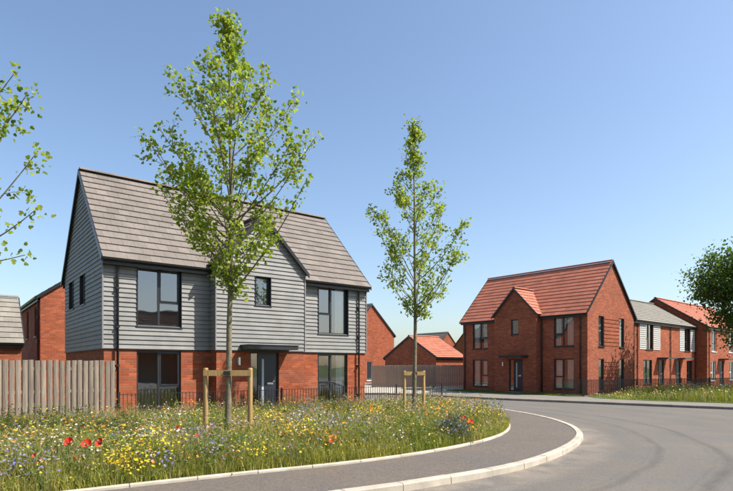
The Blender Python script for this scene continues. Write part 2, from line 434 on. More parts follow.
def window(parent, P, op, mull=(.5,), trans=(), curtain=None, fw=.055, rec=.06, sill=True, proud=0., fmat=None, line=False):
    """frame mesh (the window) with panes, sill, curtain and the room behind as sub-parts"""
    a, c, s, t = op[:4]; fm = fmat or DARK
    b = MB(); n0, n1 = -rec-.06, -rec+proud
    b.obox(P, a, a+fw, n0, n1, s, t); b.obox(P, c-fw, c, n0, n1, s, t)
    b.obox(P, a+fw, c-fw, n0, n1, s, s+fw); b.obox(P, a+fw, c-fw, n0, n1, t-fw, t)
    xs = [a+fw] + [a+(c-a)*m for m in mull] + [c-fw]
    for m in mull:
        x = a+(c-a)*m; b.obox(P, x-fw*.55, x+fw*.55, n0, n1-.003, s+fw, t-fw)
    lights = []
    for i in range(len(xs)-1):
        l = xs[i]+(fw*.55 if i else 0); r = xs[i+1]-(fw*.55 if i < len(xs)-2 else 0)
        tr = [q for (k, q) in trans if k == i]
        zs = [s+fw] + [s+(t-s)*q for q in tr] + [t-fw]
        for q in tr:
            z = s+(t-s)*q; b.obox(P, l, r, n0, n1-.006, z-fw*.5, z+fw*.5)
        for j in range(len(zs)-1):
            lo = zs[j]+(fw*.5 if j else 0); hi = zs[j+1]-(fw*.5 if j < len(zs)-2 else 0)
            lights.append((l, r, lo, hi))
            if tr and j == len(zs)-2:      # opening casement: an inner sash frame
                w = .028
                b.obox(P, l, l+w, n0+.01, n1+.008, lo, hi); b.obox(P, r-w, r, n0+.01, n1+.008, lo, hi)
                b.obox(P, l+w, r-w, n0+.01, n1+.008, lo, lo+w); b.obox(P, l+w, r-w, n0+.01, n1+.008, hi-w, hi)
    o = b.build('window', fm, parent)
    if line:
        b = MB()
        for q in ((a-.003,a+.012,s,t),(c-.012,c+.003,s,t),(a+.012,c-.012,t-.012,t+.003)): b.obox(P, q[0], q[1], -rec+.002, .064, q[2], q[3])
        b.build('reveal', fm, o)
    for l, r, lo, hi in lights:
        g = MB(); g.face([P(l,-rec-.035,lo),P(r,-rec-.035,lo),P(r,-rec-.035,hi),P(l,-rec-.035,hi)]); g.build('pane', GLASS, o)
    if sill:
        b = MB(); b.obox(P, a-.03, c+.03, -rec-.02, .05, s-.045, s-.002); b.build('sill', fm, o)
    d = 1.5; e = .35
    b = MB(); f0 = -.135
    A = [P(a-e,f0,s-.3),P(c+e,f0,s-.3),P(c+e,f0,t+.12),P(a-e,f0,t+.12)]; B = [P(a-e,-d,s-.3),P(c+e,-d,s-.3),P(c+e,-d,t+.12),P(a-e,-d,t+.12)]
    b.face(B)
    for i in range(4): b.face([A[i],A[(i+1)%4],B[(i+1)%4],B[i]])
    b.build('room_lining', ROOM, o)
    if curtain:
        for (x0, x1) in curtain:
            b = MB(); n = 14; w = c-a
            pts = [(a+w*(x0+(x1-x0)*k/n), -.2+.03*math.sin(k*1.9)+random.uniform(-.008,.008)) for k in range(n+1)]
            for k in range(n): b.face([P(*pts[k],s-.12),P(*pts[k+1],s-.12),P(*pts[k+1],t+.05),P(*pts[k],t+.05)])
            b.build('curtain', CURT, o, True)
    return o

def door(parent, P, op, side=.32):
    """front door with a sidelight on its left"""
    a, c, s, t = op[:4]; fw = .05; n0, n1 = -.14, -.07
    b = MB()
    b.obox(P, a, a+fw, n0, n1, s, t); b.obox(P, c-fw, c, n0, n1, s, t); b.obox(P, a+fw, c-fw, n0, n1, t-fw, t)
    m = a+side; b.obox(P, m-fw/2, m+fw/2, n0, n1-.002, s, t-fw); b.obox(P, a+fw, m-fw/2, n0, n1-.004, s, s+.09)
    fr = b.build('door_frame', DARK, parent)
    g = MB(); g.face([P(a+fw,-.105,s+.09),P(m-fw/2,-.105,s+.09),P(m-fw/2,-.105,t-fw),P(a+fw,-.105,t-fw)]); g.build('pane', GLASS, fr)
    b = MB(); l, r = m+fw/2+.004, c-fw-.004; x0, x1 = l+.1, l+.2; q0, q1 = s+.25, t-.22
    b.obox(P, l, x0, -.13, -.085, s+.02, t-fw-.004); b.obox(P, x1, r, -.13, -.085, s+.02, t-fw-.004)
    b.obox(P, x0, x1, -.13, -.085, s+.02, q0); b.obox(P, x0, x1, -.13, -.085, q1, t-fw-.004)
    d = b.build('door', DOORM, parent)
    g = MB(); g.obox(P, x0, x1, -.118, -.108, q0, q1); g.build('pane', mat_frost, d)
    h = MB(); h.obox(P, x1+.1, r-.12, -.088, -.075, s+.95, s+1.01); h.build('letter_plate', STEEL, d)
    h = MB(); h.tube([P(r-.07,-.05,s+1.05), P(r-.16,-.05,s+1.05)], .011); h.tube([P(r-.07,-.09,s+1.05), P(r-.07,-.045,s+1.05)], .011); h.build('handle', STEEL, d, True)
    b = MB(); f0 = -.145; dd = 1.6
    A = [P(a-.2,f0,s),P(c+.2,f0,s),P(c+.2,f0,t+.1),P(a-.2,f0,t+.1)]; B = [P(a-.2,-dd,s),P(c+.2,-dd,s),P(c+.2,-dd,t+.1),P(a-.2,-dd,t+.1)]
    b.face(B)
    for i in range(4): b.face([A[i],A[(i+1)%4],B[(i+1)%4],B[i]])
    b.build('room_lining', ROOM, fr)
    b = MB(); b.obox(P, a-.1, c+.1, -.06, .45, 0, s-.004); b.build('door_step', KERBM, fr)
    return d
mat_frost = mat_plain('frosted_glass', (.42,.45,.45), .25, .05, 6)

def pipe(parent, P, u, z0, z1, off=.085, r=.034):
    b = MB(); b.tube([P(u,off,z0), P(u,off,z1-.25), P(u,off+.02,z1-.12), P(u,off+.1,z1)], r, 10)
    o = b.build('downpipe', BLACK, parent, True)
    for z in np.arange(z0+.5, z1-.4, 1.1):
        k = MB(); k.obox(P, u-.05, u+.05, 0, off+.045, z, z+.045); k.build('pipe_clip', BLACK, o)
    k = MB(); k.box
    return o

def gutter(parent, P, u0, u1, z, off):
    """half round gutter on a fascia board"""
    b = MB(); n = 7; r = .06; pr = []
    for k in range(n+1):
        t = math.pi*(1+k/n); pr.append((off+r+math.cos(t)*r, z+math.sin(t)*r))
    pr2 = [(q[0] + (.0 if 0 < i < n else 0), q[1]) for i, q in enumerate(pr)]
    for i in range(n): b.face([P(u0,*pr2[i]),P(u1,*pr2[i]),P(u1,*pr2[i+1]),P(u0,*pr2[i+1])])
    for u in (u0, u1): b.face([P(u,*q) for q in pr2])
    g = b.build('gutter', BLACK, parent, True)
    return g

TILE_CACHE = {}
def tile_mesh(w, l, t, mat):
    key = (round(w,4), round(l,4), mat.name)
    if key not in TILE_CACHE:
        b = MB(); g = .0022
        b.box(g, w-g, 0, l, 0, t)
        TILE_CACHE[key] = b.mesh('tile', mat)
    return TILE_CACHE[key]

def tiles(parent, root_mat, O, u, s, n, ulen, slen, mat, w=.33, g=.335, t=.030, single=0, inside=None, jit=.0008):
    """courses of lapped tiles; the `single` largest in view are objects, the rest one joined part"""
    O, u, s, n = Vector(O), Vector(u).normalized(), Vector(s).normalized(), Vector(n).normalized()
    rows = math.ceil(slen/g); g = slen/rows; tl = g+.05
    tilt = math.asin(min(.3, (t+.004)/g))
    s2 = (s*math.cos(tilt) - n*math.sin(tilt)).normalized(); n2 = (n*math.cos(tilt) + s*math.sin(tilt)).normalized()
    items = []
    nu = math.ceil(ulen/w); w = ulen/nu
    for r in range(rows):
        xs = [k*w for k in range(nu+1)] if r % 2 == 0 else [0] + [(k+.5)*w for k in range(nu)] + [ulen]
        for i in range(len(xs)-1):
            p = O + u*xs[i] + s*(r*g) + n*(t+.006)
            ww = xs[i+1]-xs[i]
            c = p + u*ww/2 + s*g/2
            if inside and not inside(c): continue
            p = p + n*random.uniform(0, jit) + s*random.uniform(-jit, jit)
            ln = tl if r < rows-1 else g
            items.append((p, ww, ln))
    if single:
        cp = root_mat.inverted() @ V(0,0,CAMH)
        items.sort(key=lambda q: (q[0]-cp).length)
    M3 = Matrix((u, s2, n2)).transposed()
    for p, ww, ln in items[:single]:
        o = link('tile', tile_mesh(ww, ln, t, mat), parent)
        o.matrix_local = Matrix.Translation(p) @ M3.to_4x4()
    rest = items[single:]
    if rest:
        cube = np.array([(x,y,z) for z in (0,1) for y in (0,1) for x in (0,1)], float)
        q = np.array([(0,2,3,1),(4,5,7,6),(0,1,5,4),(2,6,7,3),(0,4,6,2),(1,3,7,5)])
        vs_, fs = [], []
        B = np.array([u, s2, n2])
        for k, (p, ww, ln) in enumerate(rest):
            vs_.append((cube*[ww-.0016, ln, t]+[.0008,0,0]) @ B + np.array(p)); fs.append(q+8*k)
        o = link('roof_tiles', np_mesh('roof_tiles', np.concatenate(vs_), np.concatenate(fs), None, mat), parent)
        o['kind'] = 'stuff'

def ridge(parent, a, b, mat, r=.11, piece=.45):
    a, b = Vector(a), Vector(b); L = (b-a).length; n = max(1, round(L/piece)); d = (b-a)/n
    side = d.normalized().cross(V(0,0,1)).normalized()
    for i in range(n):
        m = MB(); p, q = a+d*i+d*.004, a+d*(i+1)-d*.004
        prof = [(math.cos(t)*r, math.sin(t)*r*.75) for t in [math.pi*k/6 for k in range(7)]]
        A = [p+side*x+V(0,0,z-.03) for x, z in prof]; B = [q+side*x+V(0,0,z-.03) for x, z in prof]
        for k in range(6): m.face([A[k],A[k+1],B[k+1],B[k]])
        m.face(A); m.face(B[::-1])
        m.build('ridge_tile', mat, parent)

def boards(parent, P, z0, e, z1, spans, mat, n_out=.048):
    """lapped weatherboards, one object each; spans(zb, zt) -> [((u0b,u0t),(u1b,u1t))]"""
    k = 0
    while z0 + k*e < z1 - .01:
        zb = z0+k*e; zt = min(zb+e*1.1, z1); k += 1
        for (l0, l1), (r0, r1) in spans(zb, zt):
            if r0-l0 < .03: continue
            b = MB(); o = random.uniform(-.002,.002)
            nb, nt_ = n_out+o, .016+o
            b.hexa([P(l0,nb,zb),P(r0,nb,zb),P(r0,.004,zb),P(l0,.004,zb),P(l1,nt_,zt),P(r1,nt_,zt),P(r1,.004,zt),P(l1,.004,zt)])
            b.build('weatherboard', mat, parent)

def cut(u0, u1, ops, zb, e):
    """intervals of u0..u1 left free by the openings at board row zb"""
    segs = [(u0, u1)]
    zc = zb+e/2
    for a, c, s, t in [o[:4] for o in ops]:
        if s < zc < t:
            ns = []
            for l, r in segs:
                if c <= l or a >= r: ns.append((l, r)); continue
                if a > l: ns.append((l, a))
                if c < r: ns.append((c, r))
            segs = ns
    return segs

# ---------------------------------------------------------------- the detached house type (grey clad one and brick one)
def detached(name, label, loc, rz, W, clad):
    H = empty(name, loc, rz); tag(H, label, 'house', 'detached houses with a central front gable')
    RM = Matrix.Translation(Vector(loc)) @ Matrix.Rotation(rz, 4, 'Z')
    k = W/9.25; D = 5.87; He = 4.95; Hr = 7.98; Hc = 2.21; e = .1345; p = .50
    BW = BRICK if clad else BRICK2; RT = GREY_TILE if clad else RED_TILE
    bx0, bx1 = 3.08*k, 6.20*k; bm = (bx0+bx1)/2; Hb = He + (bx1-bx0)/2*(Hr-He)/(D/2)
    s1, h1 = Hc+5*e, Hc+18*e
    wl = .875*k; wr = 2.165*k; vl = 7.10*k; vr = 8.43*k
    front = frame((0,0,0), (1,0,0), (0,-1,0)); bay = frame((0,-p,0), (1,0,0), (0,-1,0))
    left = frame((0,D,0), (0,-1,0), (-1,0,0)); right = frame((W,0,0), (0,1,0), (1,0,0)); back = frame((W,D,0), (-1,0,0), (0,1,0))
    fo = [(wl,wr,s1,h1),(wl,wr,.38,2.165),(vl,vr,s1,h1),(vl,vr,.38,2.165)]
    small = (4.37*k,4.93*k,Hc+11*e,h1); dr = (4.22*k,5.25*k,.15,2.165)
    lo = [(D-3.05,D-2.4,Hc+11*e,h1),(D-4.92,D-4.25,Hc+11*e,h1)] if clad else []
    ro = [] if clad else [(1.29,1.95,s1,h1+.03),(3.88,4.54,s1,h1+.03),(1.29,1.95,.28,2.16),(3.88,4.54,.28,2.16)]
    b = MB()
    wall_face(b, front, 0, bx0, 0, He, fo); wall_face(b, front, bx1, W, 0, He, fo)
    wall_face(b, bay, bx0, bx1, 0, He, [small, dr])
    b.face([bay(bx0,0,He), bay(bx1,0,He), bay(bm,0,Hb)])
    for x in (bx0, bx1): b.face([V(x,-p,0),V(x,0,0),V(x,0,He),V(x,-p,He)])
    wall_face(b, left, 0, D, 0, He, lo); b.face([left(0,0,He), left(D,0,He), left(D/2,0,Hr)])
    wall_face(b, right, 0, D, 0, He, ro); b.face([right(0,0,He), right(D,0,He), right(D/2,0,Hr)])
    wall_face(b, back, 0, W, 0, He, [])
    b.build('wall', BW, H)
    # windows and door
    cl = None if clad else [(.03,.36),(.62,.97)]
    window(H, front, fo[0], (.5,), ((1,.42),), cl, line=clad); window(H, front, fo[1], (.5,), ((1,.40),), cl)
    window(H, front, fo[2], (.46,), ((0,.42),), [(.66,.98)] if clad else [(.03,.3),(.6,.95)], line=clad); window(H, front, fo[3], (.46,), ((0,.40),), [(.70,.98)] if clad else [(.03,.42),(.6,.95)])
    window(H, bay, small, (), (), None, line=clad)
    for o_ in lo: window(H, left, o_, (), (), None, line=clad)
    for o_ in ro: window(H, right, o_, (), (), [(.3,.98)] if o_[2] > 1 else [(.55,.98)])
    door(H, bay, dr)
    b = MB(); b.obox(bay, 3.86*k, 5.62*k, .0, .62, 2.235, 2.36); cn = b.build('door_canopy', DARK, H)
    b = MB(); b.obox(bay, 3.84*k, 5.64*k, -.0, .64, 2.363, 2.385); b.build('canopy_flashing', BLACK, cn)
    lamp = MB(); lamp.obox(bay, 3.80*k-.05, 3.80*k+.05, .002, .03, 1.78, 1.95); lamp.tube([bay(3.80*k,.08,1.74), bay(3.80*k,.08,1.98)], .04, 10); lamp.build('wall_lamp', STEEL, H)
    # projecting brick courses between the gable windows of the brick house
    if not clad:
        for z0, z1 in ((s1+.02, h1), (.32, 2.14)):
            z = math.ceil(z0/.075)*.075
            while z < z1-.05:
                b = MB(); b.obox(right, 1.97, 3.86, .0, .020, z+.004, z+.068); b.build('projecting_course', BW, H); z += .225
    # cladding
    if clad:
        C = empty('cladding', parent=H)
        def sp_f(zb, zt):
            out = []
            for a, c in ((-.046, bx0-.001), (bx1+.001, W+.046)):
                out += [((l,l),(r,r)) for l, r in cut(a, c, fo, zb, e)]
            return out
        boards(C, front, Hc, e, He-.02, sp_f, CLAD, .047)
        sl = (Hr-He)/(D/2)
        def lim(z, base, half):      # horizontal inset of a gable at height z
            return max(0, (z-He)/sl)
        def sp_b(zb, zt):
            a0, a1 = lim(zb, 0, 0), lim(zt, 0, 0)
            l0, l1, r0, r1 = bx0-.046+a0, bx0-.046+a1, bx1+.046-a0, bx1+.046-a1
            if r1-l1 < .02: l1 = r1 = bm
            if zb > He-.2: return [((l0,l1),(r0,r1))]
            return [((l,l),(r,r)) for l, r in cut(l0, r0, [small], zb, e)]
        boards(C, bay, Hc, e, Hb-.03, sp_b, CLAD, .047)
        sideL = frame((bx0,0,0), (0,-1,0), (-1,0,0)); sideR = frame((bx1,-p,0), (0,1,0), (1,0,0))
        for S in (sideL, sideR): boards(C, S, Hc, e, He, lambda zb, zt: [((.0,.0),(p,p))], CLAD, .044)
        def sp_l(zb, zt):
            a0, a1 = lim(zb,0,0), lim(zt,0,0); l0, l1, r0, r1 = a0, a1, D-a0, D-a1
            if r1-l1 < .02: l1 = r1 = D/2
            if zb > He-.2: return [((l0,l1),(r0,r1))]
            return [((l,l),(r,r)) for l, r in cut(0, D, lo, zb, e)]
        boards(C, left, Hc, e, Hr-.03, sp_l, CLAD, .044)
        boards(C, right, Hc, e, Hr-.03, lambda zb, zt: [((lim(zb,0,0), min(D/2-.01, lim(zt,0,0))), (D-lim(zb,0,0), max(D/2+.01, D-lim(zt,0,0))))], CLAD, .044)
        for P_, u in ((front,-.05),(front,W+.05),(bay,bx0-.05),(bay,bx1+.05)):
            b = MB(); sgn = 1 if u in (-.05, bx0-.05) else -1
            b.obox(P_, u-.004*sgn, u+.030*sgn, .0, .060, Hc-.01, He-.03); b.build('corner_trim', CLAD, C)
        b = MB(); b.obox(front, 0, bx0, .002, .035, Hc-.03, Hc-.004); b.obox(front, bx1, W, .002, .035, Hc-.03, Hc-.004); b.obox(bay, bx0, bx1, .002, .035, Hc-.03, Hc-.004)
        b.obox(left, 0, D, .002, .035, Hc-.03, Hc-.004); b.build('base_flashing', BLACK, C)
    # roof
    Rf = MB(); ov = .20; ve = .07 if clad else .05
    sl = (Hr-He)/(D/2); hyp = math.hypot(1, sl)
    zt = .02                                            # roof deck rises over the walls by this much
    ez = He + zt - ov*sl
    def deck(bm_, a, c, d_, e_, th=.10):
        dz = V(0,0,-th); bm_.hexa([a+dz,c+dz,d_+dz,e_+dz,a,c,d_,e_])
    deck(Rf, V(-ve,-ov,ez), V(W+ve,-ov,ez), V(W+ve,D/2,Hr+zt), V(-ve,D/2,Hr+zt)) if False else None
    # front deck leaves out the cross gable, back deck is whole
    for x0, x1 in ((-ve, bx0), (bx1, W+ve)):
        deck(Rf, V(x0,-ov,ez), V(x1,-ov,ez), V(x1,D/2,Hr+zt), V(x0,D/2,Hr+zt))
    yb = (Hb+.05-He)/sl
    deck(Rf, V(bx0,yb,He+zt+yb*sl), V(bx1,yb,He+zt+yb*sl), V(bx1,D/2,Hr+zt), V(bx0,D/2,Hr+zt))
    for t0, t1 in ((0,.5),(.5,1)):      # triangles left and right of the valley
        pass
    Rf.face([V(bx0,0,He+zt), V(bm,yb,He+zt+yb*sl), V(bx0,yb,He+zt+yb*sl)]); Rf.face([V(bx1,0,He+zt), V(bx1,yb,He+zt+yb*sl), V(bm,yb,He+zt+yb*sl)])
    deck(Rf, V(W+ve,D+ov,ez), V(-ve,D+ov,ez), V(-ve,D/2,Hr+zt), V(W+ve,D/2,Hr+zt))
    bo = .10; y0 = -p-bo
    Rf.face([V(bx0-.12,y0,He+zt-.12*sl), V(bx0-.12,0,He+zt-.12*sl), V(bm,yb,Hb+zt), V(bm,y0,Hb+zt)])
    Rf.face([V(bx1+.12,0,He+zt-.12*sl), V(bx1+.12,y0,He+zt-.12*sl), V(bm,y0,Hb+zt), V(bm,yb,Hb+zt)])
    roof = Rf.build('roof', DECK, H)
    nf = V(0,-sl,1).normalized(); sf = V(0,1,sl).normalized()
    def main_in(c):      # keep main tiles that stand clear of the cross gable
        zg = Hb + zt - abs(c.x-bm)*sl
        return not (c.y < yb and bx0-.25 < c.x < bx1+.25 and zg > c.z + .12)
    slen = math.hypot(D/2+ov+.06, (D/2+ov+.06)*sl)
    tiles(roof, RM, V(-ve-.02,-ov-.06,ez-.06*sl+.002), (1,0,0), sf, nf, W+2*ve+.04, slen, RT, t=.028 if clad else .020, single=300 if clad else 0, inside=main_in)
    tiles(roof, RM, V(W+ve+.02,D+ov+.06,ez-.06*sl+.002), (-1,0,0), V(0,-1,sl).normalized(), V(0,sl,1).normalized(), W+2*ve+.04, slen, RT, single=0)
    blen = math.hypot((bx1-bx0)/2+.15, ((bx1-bx0)/2+.15)*sl)
    def bay_in(c): return c.z > He+zt+ c.y*sl - .16 or c.y < .05
    for sg, x in ((1, bx0-.15), (-1, bx1+.15)):
        O = V(x, yb+.2 if sg > 0 else y0-.02, He+zt-.15*sl+.002)
        tiles(roof, RM, O, (0,-sg,0), V(sg,0,sl).normalized(), V(-sg*sl,0,1).normalized(), yb+.22-y0, blen, RT, single=0, inside=bay_in)
    ridge(roof, (-ve-.02,D/2,Hr+zt+.09), (W+ve+.02,D/2,Hr+zt+.09), RT)
    ridge(roof, (bm,y0-.02,Hb+zt+.09), (bm,yb-.05,Hb+zt+.09), RT)
    # verge strips
    def bar(a, c, nrm, w, name, mat, z0=-.11, z1=.04):
        a, c, nrm = Vector(a), Vector(c), Vector(nrm); m = MB()
        m.hexa([a+V(0,0,z0), c+V(0,0,z0), c+nrm*w+V(0,0,z0), a+nrm*w+V(0,0,z0), a+V(0,0,z1), c+V(0,0,z1), c+nrm*w+V(0,0,z1), a+nrm*w+V(0,0,z1)])
        m.build(name, mat, roof)
    VM = BLACK if clad else BLACK
    for x, sg in ((-ve-.025,-1),(W+ve+.025,1)):
        for y in (-ov-.06, D+ov+.06):
            bar((x,y,ez-.06*sl+.03), (x,D/2,Hr+zt+.03), (sg,0,0), .035, 'verge_strip', VM)
    for sg, x in ((-1,bx0-.15),(1,bx1+.15)):
        bar((x,y0-.025,He+zt-.15*sl+.03), (bm,y0-.025,Hb+zt+.03), (0,-1,0), .035, 'verge_strip', VM)
    # fascia, soffit, gutters, pipes
    for x0, x1 in ((-ve, bx0-.14), (bx1+.14, W+ve)):
        b = MB(); b.obox(front, x0, x1, ov-.02, ov, ez-.20, ez-.07); b.obox(front, x0, x1, .0, ov-.022, ez-.20, ez-.18); b.build('fascia', BLACK, H)
        gutter(H, front, x0-.03, x1, ez-.045, ov+.004)
    b = MB(); b.obox(back, -ve, W+ve, ov-.02, ov, ez-.20, ez-.07); b.build('fascia', BLACK, H)
    for u in ((.34*k, bx1+.10, W-.36) if clad else (bx1+.12, W-.40, .2)): pipe(H, front, u, .1, ez-.06, .10 if clad else .06)
    return H

LOC1 = (-7.398, 15.269, 0.05)
detached('detached_house', 'two storey house clad in grey weatherboard over red brick, grey tiled roof', LOC1, math.pi/2-.905, 9.32, True)
W2 = 9.0
L2 = (12.485+W2*math.sin(-.701), 30.639+W2*math.cos(-.701), .03)
detached('detached_house', 'all red brick house with terracotta tiled roof and striped brick gable side', L2, -math.pi/2+.701, W2, False)

# ---------------------------------------------------------------- plainer houses and garages
def plain_house(name, label, cat, loc, rz, W, D, He, Hr, bw, rt, fo=(), lo=(), ro=(), bo=(), ov=.12, ve=.05, tiled=True, group=None, pipes=(), fmat=None, curtain=None, gut=True):
    H = empty(name, loc, rz); tag(H, label, cat, group)
    RM = Matrix.Translation(Vector(loc)) @ Matrix.Rotation(rz, 4, 'Z')
    front = frame((0,0,0), (1,0,0), (0,-1,0)); left = frame((0,D,0), (0,-1,0), (-1,0,0)); right = frame((W,0,0), (0,1,0), (1,0,0)); back = frame((W,D,0), (-1,0,0), (0,1,0))
    b = MB(); wall_face(b, front, 0, W, 0, He, fo); wall_face(b, back, 0, W, 0, He, bo)
    wall_face(b, left, 0, D, 0, He, lo); wall_face(b, right, 0, D, 0, He, ro)
    b.face([left(0,0,He), left(D,0,He), left(D/2,0,Hr)]); b.face([right(0,0,He), right(D,0,He), right(D/2,0,Hr)])
    b.build('wall', bw, H)
    for P, ops in ((front, fo), (left, lo), (right, ro), (back, bo)):
        for o in ops:
            kind = o[4] if len(o) > 4 else 'w'
            if kind == 'w': window(H, P, o, (.5,), ((0,.4),), curtain, fmat=fmat)
            elif kind == 'n': window(H, P, o, (), (), curtain, fmat=fmat)
            elif kind == 'd': door(H, P, o)
    sl = (Hr-He)/(D/2); ez = He+.02-ov*sl
    m = MB()
    for q in ([V(-ve,-ov,ez),V(W+ve,-ov,ez),V(W+ve,D/2,Hr+.02),V(-ve,D/2,Hr+.02)],[V(W+ve,D+ov,ez),V(-ve,D+ov,ez),V(-ve,D/2,Hr+.02),V(W+ve,D/2,Hr+.02)]):
        dz = V(0,0,-.1); m.hexa([c+dz for c in q]+q)
    roof = m.build('roof', DECK, H)
    slen = math.hypot(D/2+ov+.05, (D/2+ov+.05)*sl)
    tiles(roof, RM, V(-ve-.02,-ov-.05,ez-.05*sl), (1,0,0), V(0,1,sl), V(0,-sl,1), W+2*ve+.04, slen, rt)
    tiles(roof, RM, V(W+ve+.02,D+ov+.05,ez-.05*sl), (-1,0,0), V(0,-1,sl), V(0,sl,1), W+2*ve+.04, slen, rt)
    ridge(roof, (-ve-.02,D/2,Hr+.11), (W+ve+.02,D/2,Hr+.11), rt)
    for x, sg in ((-ve-.025,-1),(W+ve+.025,1)):
        for y in (-ov-.05, D+ov+.05):
            a, c, nrm = V(x,y,ez-.05*sl+.03), V(x,D/2,Hr+.05), V(sg,0,0); b = MB()
            b.hexa([a+V(0,0,-.13),c+V(0,0,-.13),c+nrm*.035+V(0,0,-.13),a+nrm*.035+V(0,0,-.13),a+V(0,0,.04),c+V(0,0,.04),c+nrm*.035+V(0,0,.04),a+nrm*.035+V(0,0,.04)])
            b.build('verge_strip', BLACK, roof)
    if gut:
        for P in (front, back):
            b = MB(); b.obox(P, -ve, W+ve, ov-.02, ov, ez-.2, ez-.07); b.obox(P, -ve, W+ve, 0, ov-.022, ez-.2, ez-.18); b.build('fascia', BLACK, H)
            gutter(H, P, -ve-.03, W+ve+.03, ez-.045, ov+.004)
    for (P, u) in [(dict(f=front,l=left,r=right,b=back)[q], u) for q, u in pipes]: pipe(H, P, u, .1, ez-.05, .06)
    return H, front, left, right

# terraced pair with grey roof beyond the brick house
G = V(math.cos(.701), math.sin(.701), 0)
fo = [(2.5,3.95,.45,2.16),(5.05,6.05,.15,2.16,'d'),(8.25,9.25,.15,2.16,'d'),(10.5,11.75,.45,2.16),(2.9,4.1,2.9,4.75),(10.0,11.2,2.9,4.75)]
H3, P3, _, _ = plain_house('terraced_house', 'brick terrace with pale grey roof and white slatted panels beside its upper windows', 'house', (17.65,36.7,.05), .701, 12.5, 6.4, 4.95, 7.0, BRICK, PALE_TILE, fo, pipes=(('f',.9),('f',1.45),('f',7.15),('f',12.2)), curtain=[(.05,.25)], group='terraced houses along the far street')
for x0, x1 in ((1.85,2.88),(4.12,5.35),(9.0,9.98),(11.22,12.35)):
    pn = empty('slatted_panel', parent=H3)
    z = 2.9
    while z < 4.7:
        b = MB(); b.obox(P3, x0, x1, .004, .03, z, z+.115); b.build('slat', SLATM, pn); z += .15
for x0, x1 in ((4.95,7.0),(8.0,11.1)):
    pass
for x0 in (4.8, 8.05):
    b = MB(); b.obox(P3, x0, x0+1.75, .0, .75, 2.24, 2.34); b.build('door_canopy', DARK, H3)
fo = [(.8,1.95,.5,2.15),(2.85,3.95,.15,2.15,'d'),(5.4,6.6,.5,2.15),(1.0,2.1,2.9,4.7),(5.2,6.4,2.9,4.7)]
H4, P4, _, _ = plain_house('terraced_house', 'brick terrace with terracotta roof partly behind the dense dark tree', 'house', (27.62,43.95,.05), .701, 14, 8, 4.95, 7.55, BRICK, RED_TILE, fo, pipes=(('f',.3),), curtain=[(.05,.3)], fmat=WHITE, group='terraced houses along the far street')
b = MB(); b.obox(P4, 2.6, 4.3, .0, .75, 2.24, 2.34); b.build('door_canopy', DARK, H4)

# house behind the grey one on the left, its lit gable showing over the fence
r1 = math.pi/2-.905
def from_px(px, Y): return ((px-CX)/F*Y, Y)
x, y = from_px(40.3, 24.4)

LN = 11.0
c0 = V(x, y, .05)
c0 = c0 + U1*6.0
plain_house('neighbour_house', 'red brick house rising behind the vertical board fence, dark windows in its shaded side', 'house', tuple(c0), r1+math.pi/2, LN, 6.0, 4.9, 7.15, BRICK, GREY_TILE, bo=[(LN-1.9,LN-1.1,3.1,4.5,'n'),(LN-4.9,LN-4.1,3.1,4.5,'n')], pipes=(('b',LN-.25),))
x, y = from_px(21.5, 22.0)
c0 = V(x, y, .05) - U1*5.5
plain_house('garage', 'low brick garage with grey tiled roof just above the board fence', 'garage', tuple(c0), r1, 5.5, 3.8, 2.74, 4.6, BRICK, PALE_TILE)
plain_house('background_house', 'red brick gable house beyond the brown fence, beside the grey clad house', 'house', (2.9,57,.05), r1+math.pi/2, 9, 6.0, 5.0, 7.95, BRICK, GREY_TILE, lo=[(2.35,3.05,.25,2.2,'n')], pipes=(('f',.25),), fmat=WHITE, curtain=[(.1,.9)])
plain_house('garage', 'brick garage with terracotta roof behind the brown fence', 'garage', (5.77,45,.05), .701, 3.7, 6.3, 2.5, 4.3, BRICK2, RED_TILE)
plain_house('distant_house', 'distant brick house with grey roof above the terracotta garage', 'house', (7.7,104.4,.0), -.905, 8, 6, 4.95, 8.0, BRICK, GREY_TILE, gut=False)
plain_house('distant_house', 'distant brick gable peeping out beside the all brick house', 'house', (18.07,83.4,.0), .701, 8, 6, 4.95, 8.0, BRICK, RED_TILE, gut=False)
# across the road, seen only as a reflection in the grey house's windows
fo = [(1,2.2,.4,2.2),(4,5,.15,2.2,'d'),(6.5,7.8,.4,2.2),(1,2.2,2.9,4.6),(6.5,7.8,2.9,4.6)]
plain_house('opposite_house', 'brown roofed brick house mirrored in the upper window of the grey house', 'house', (40,-19,0), math.pi/2+.15, 11.5, 6.5, 4.7, 8.2, BRICK, BROWN_TILE, fo)

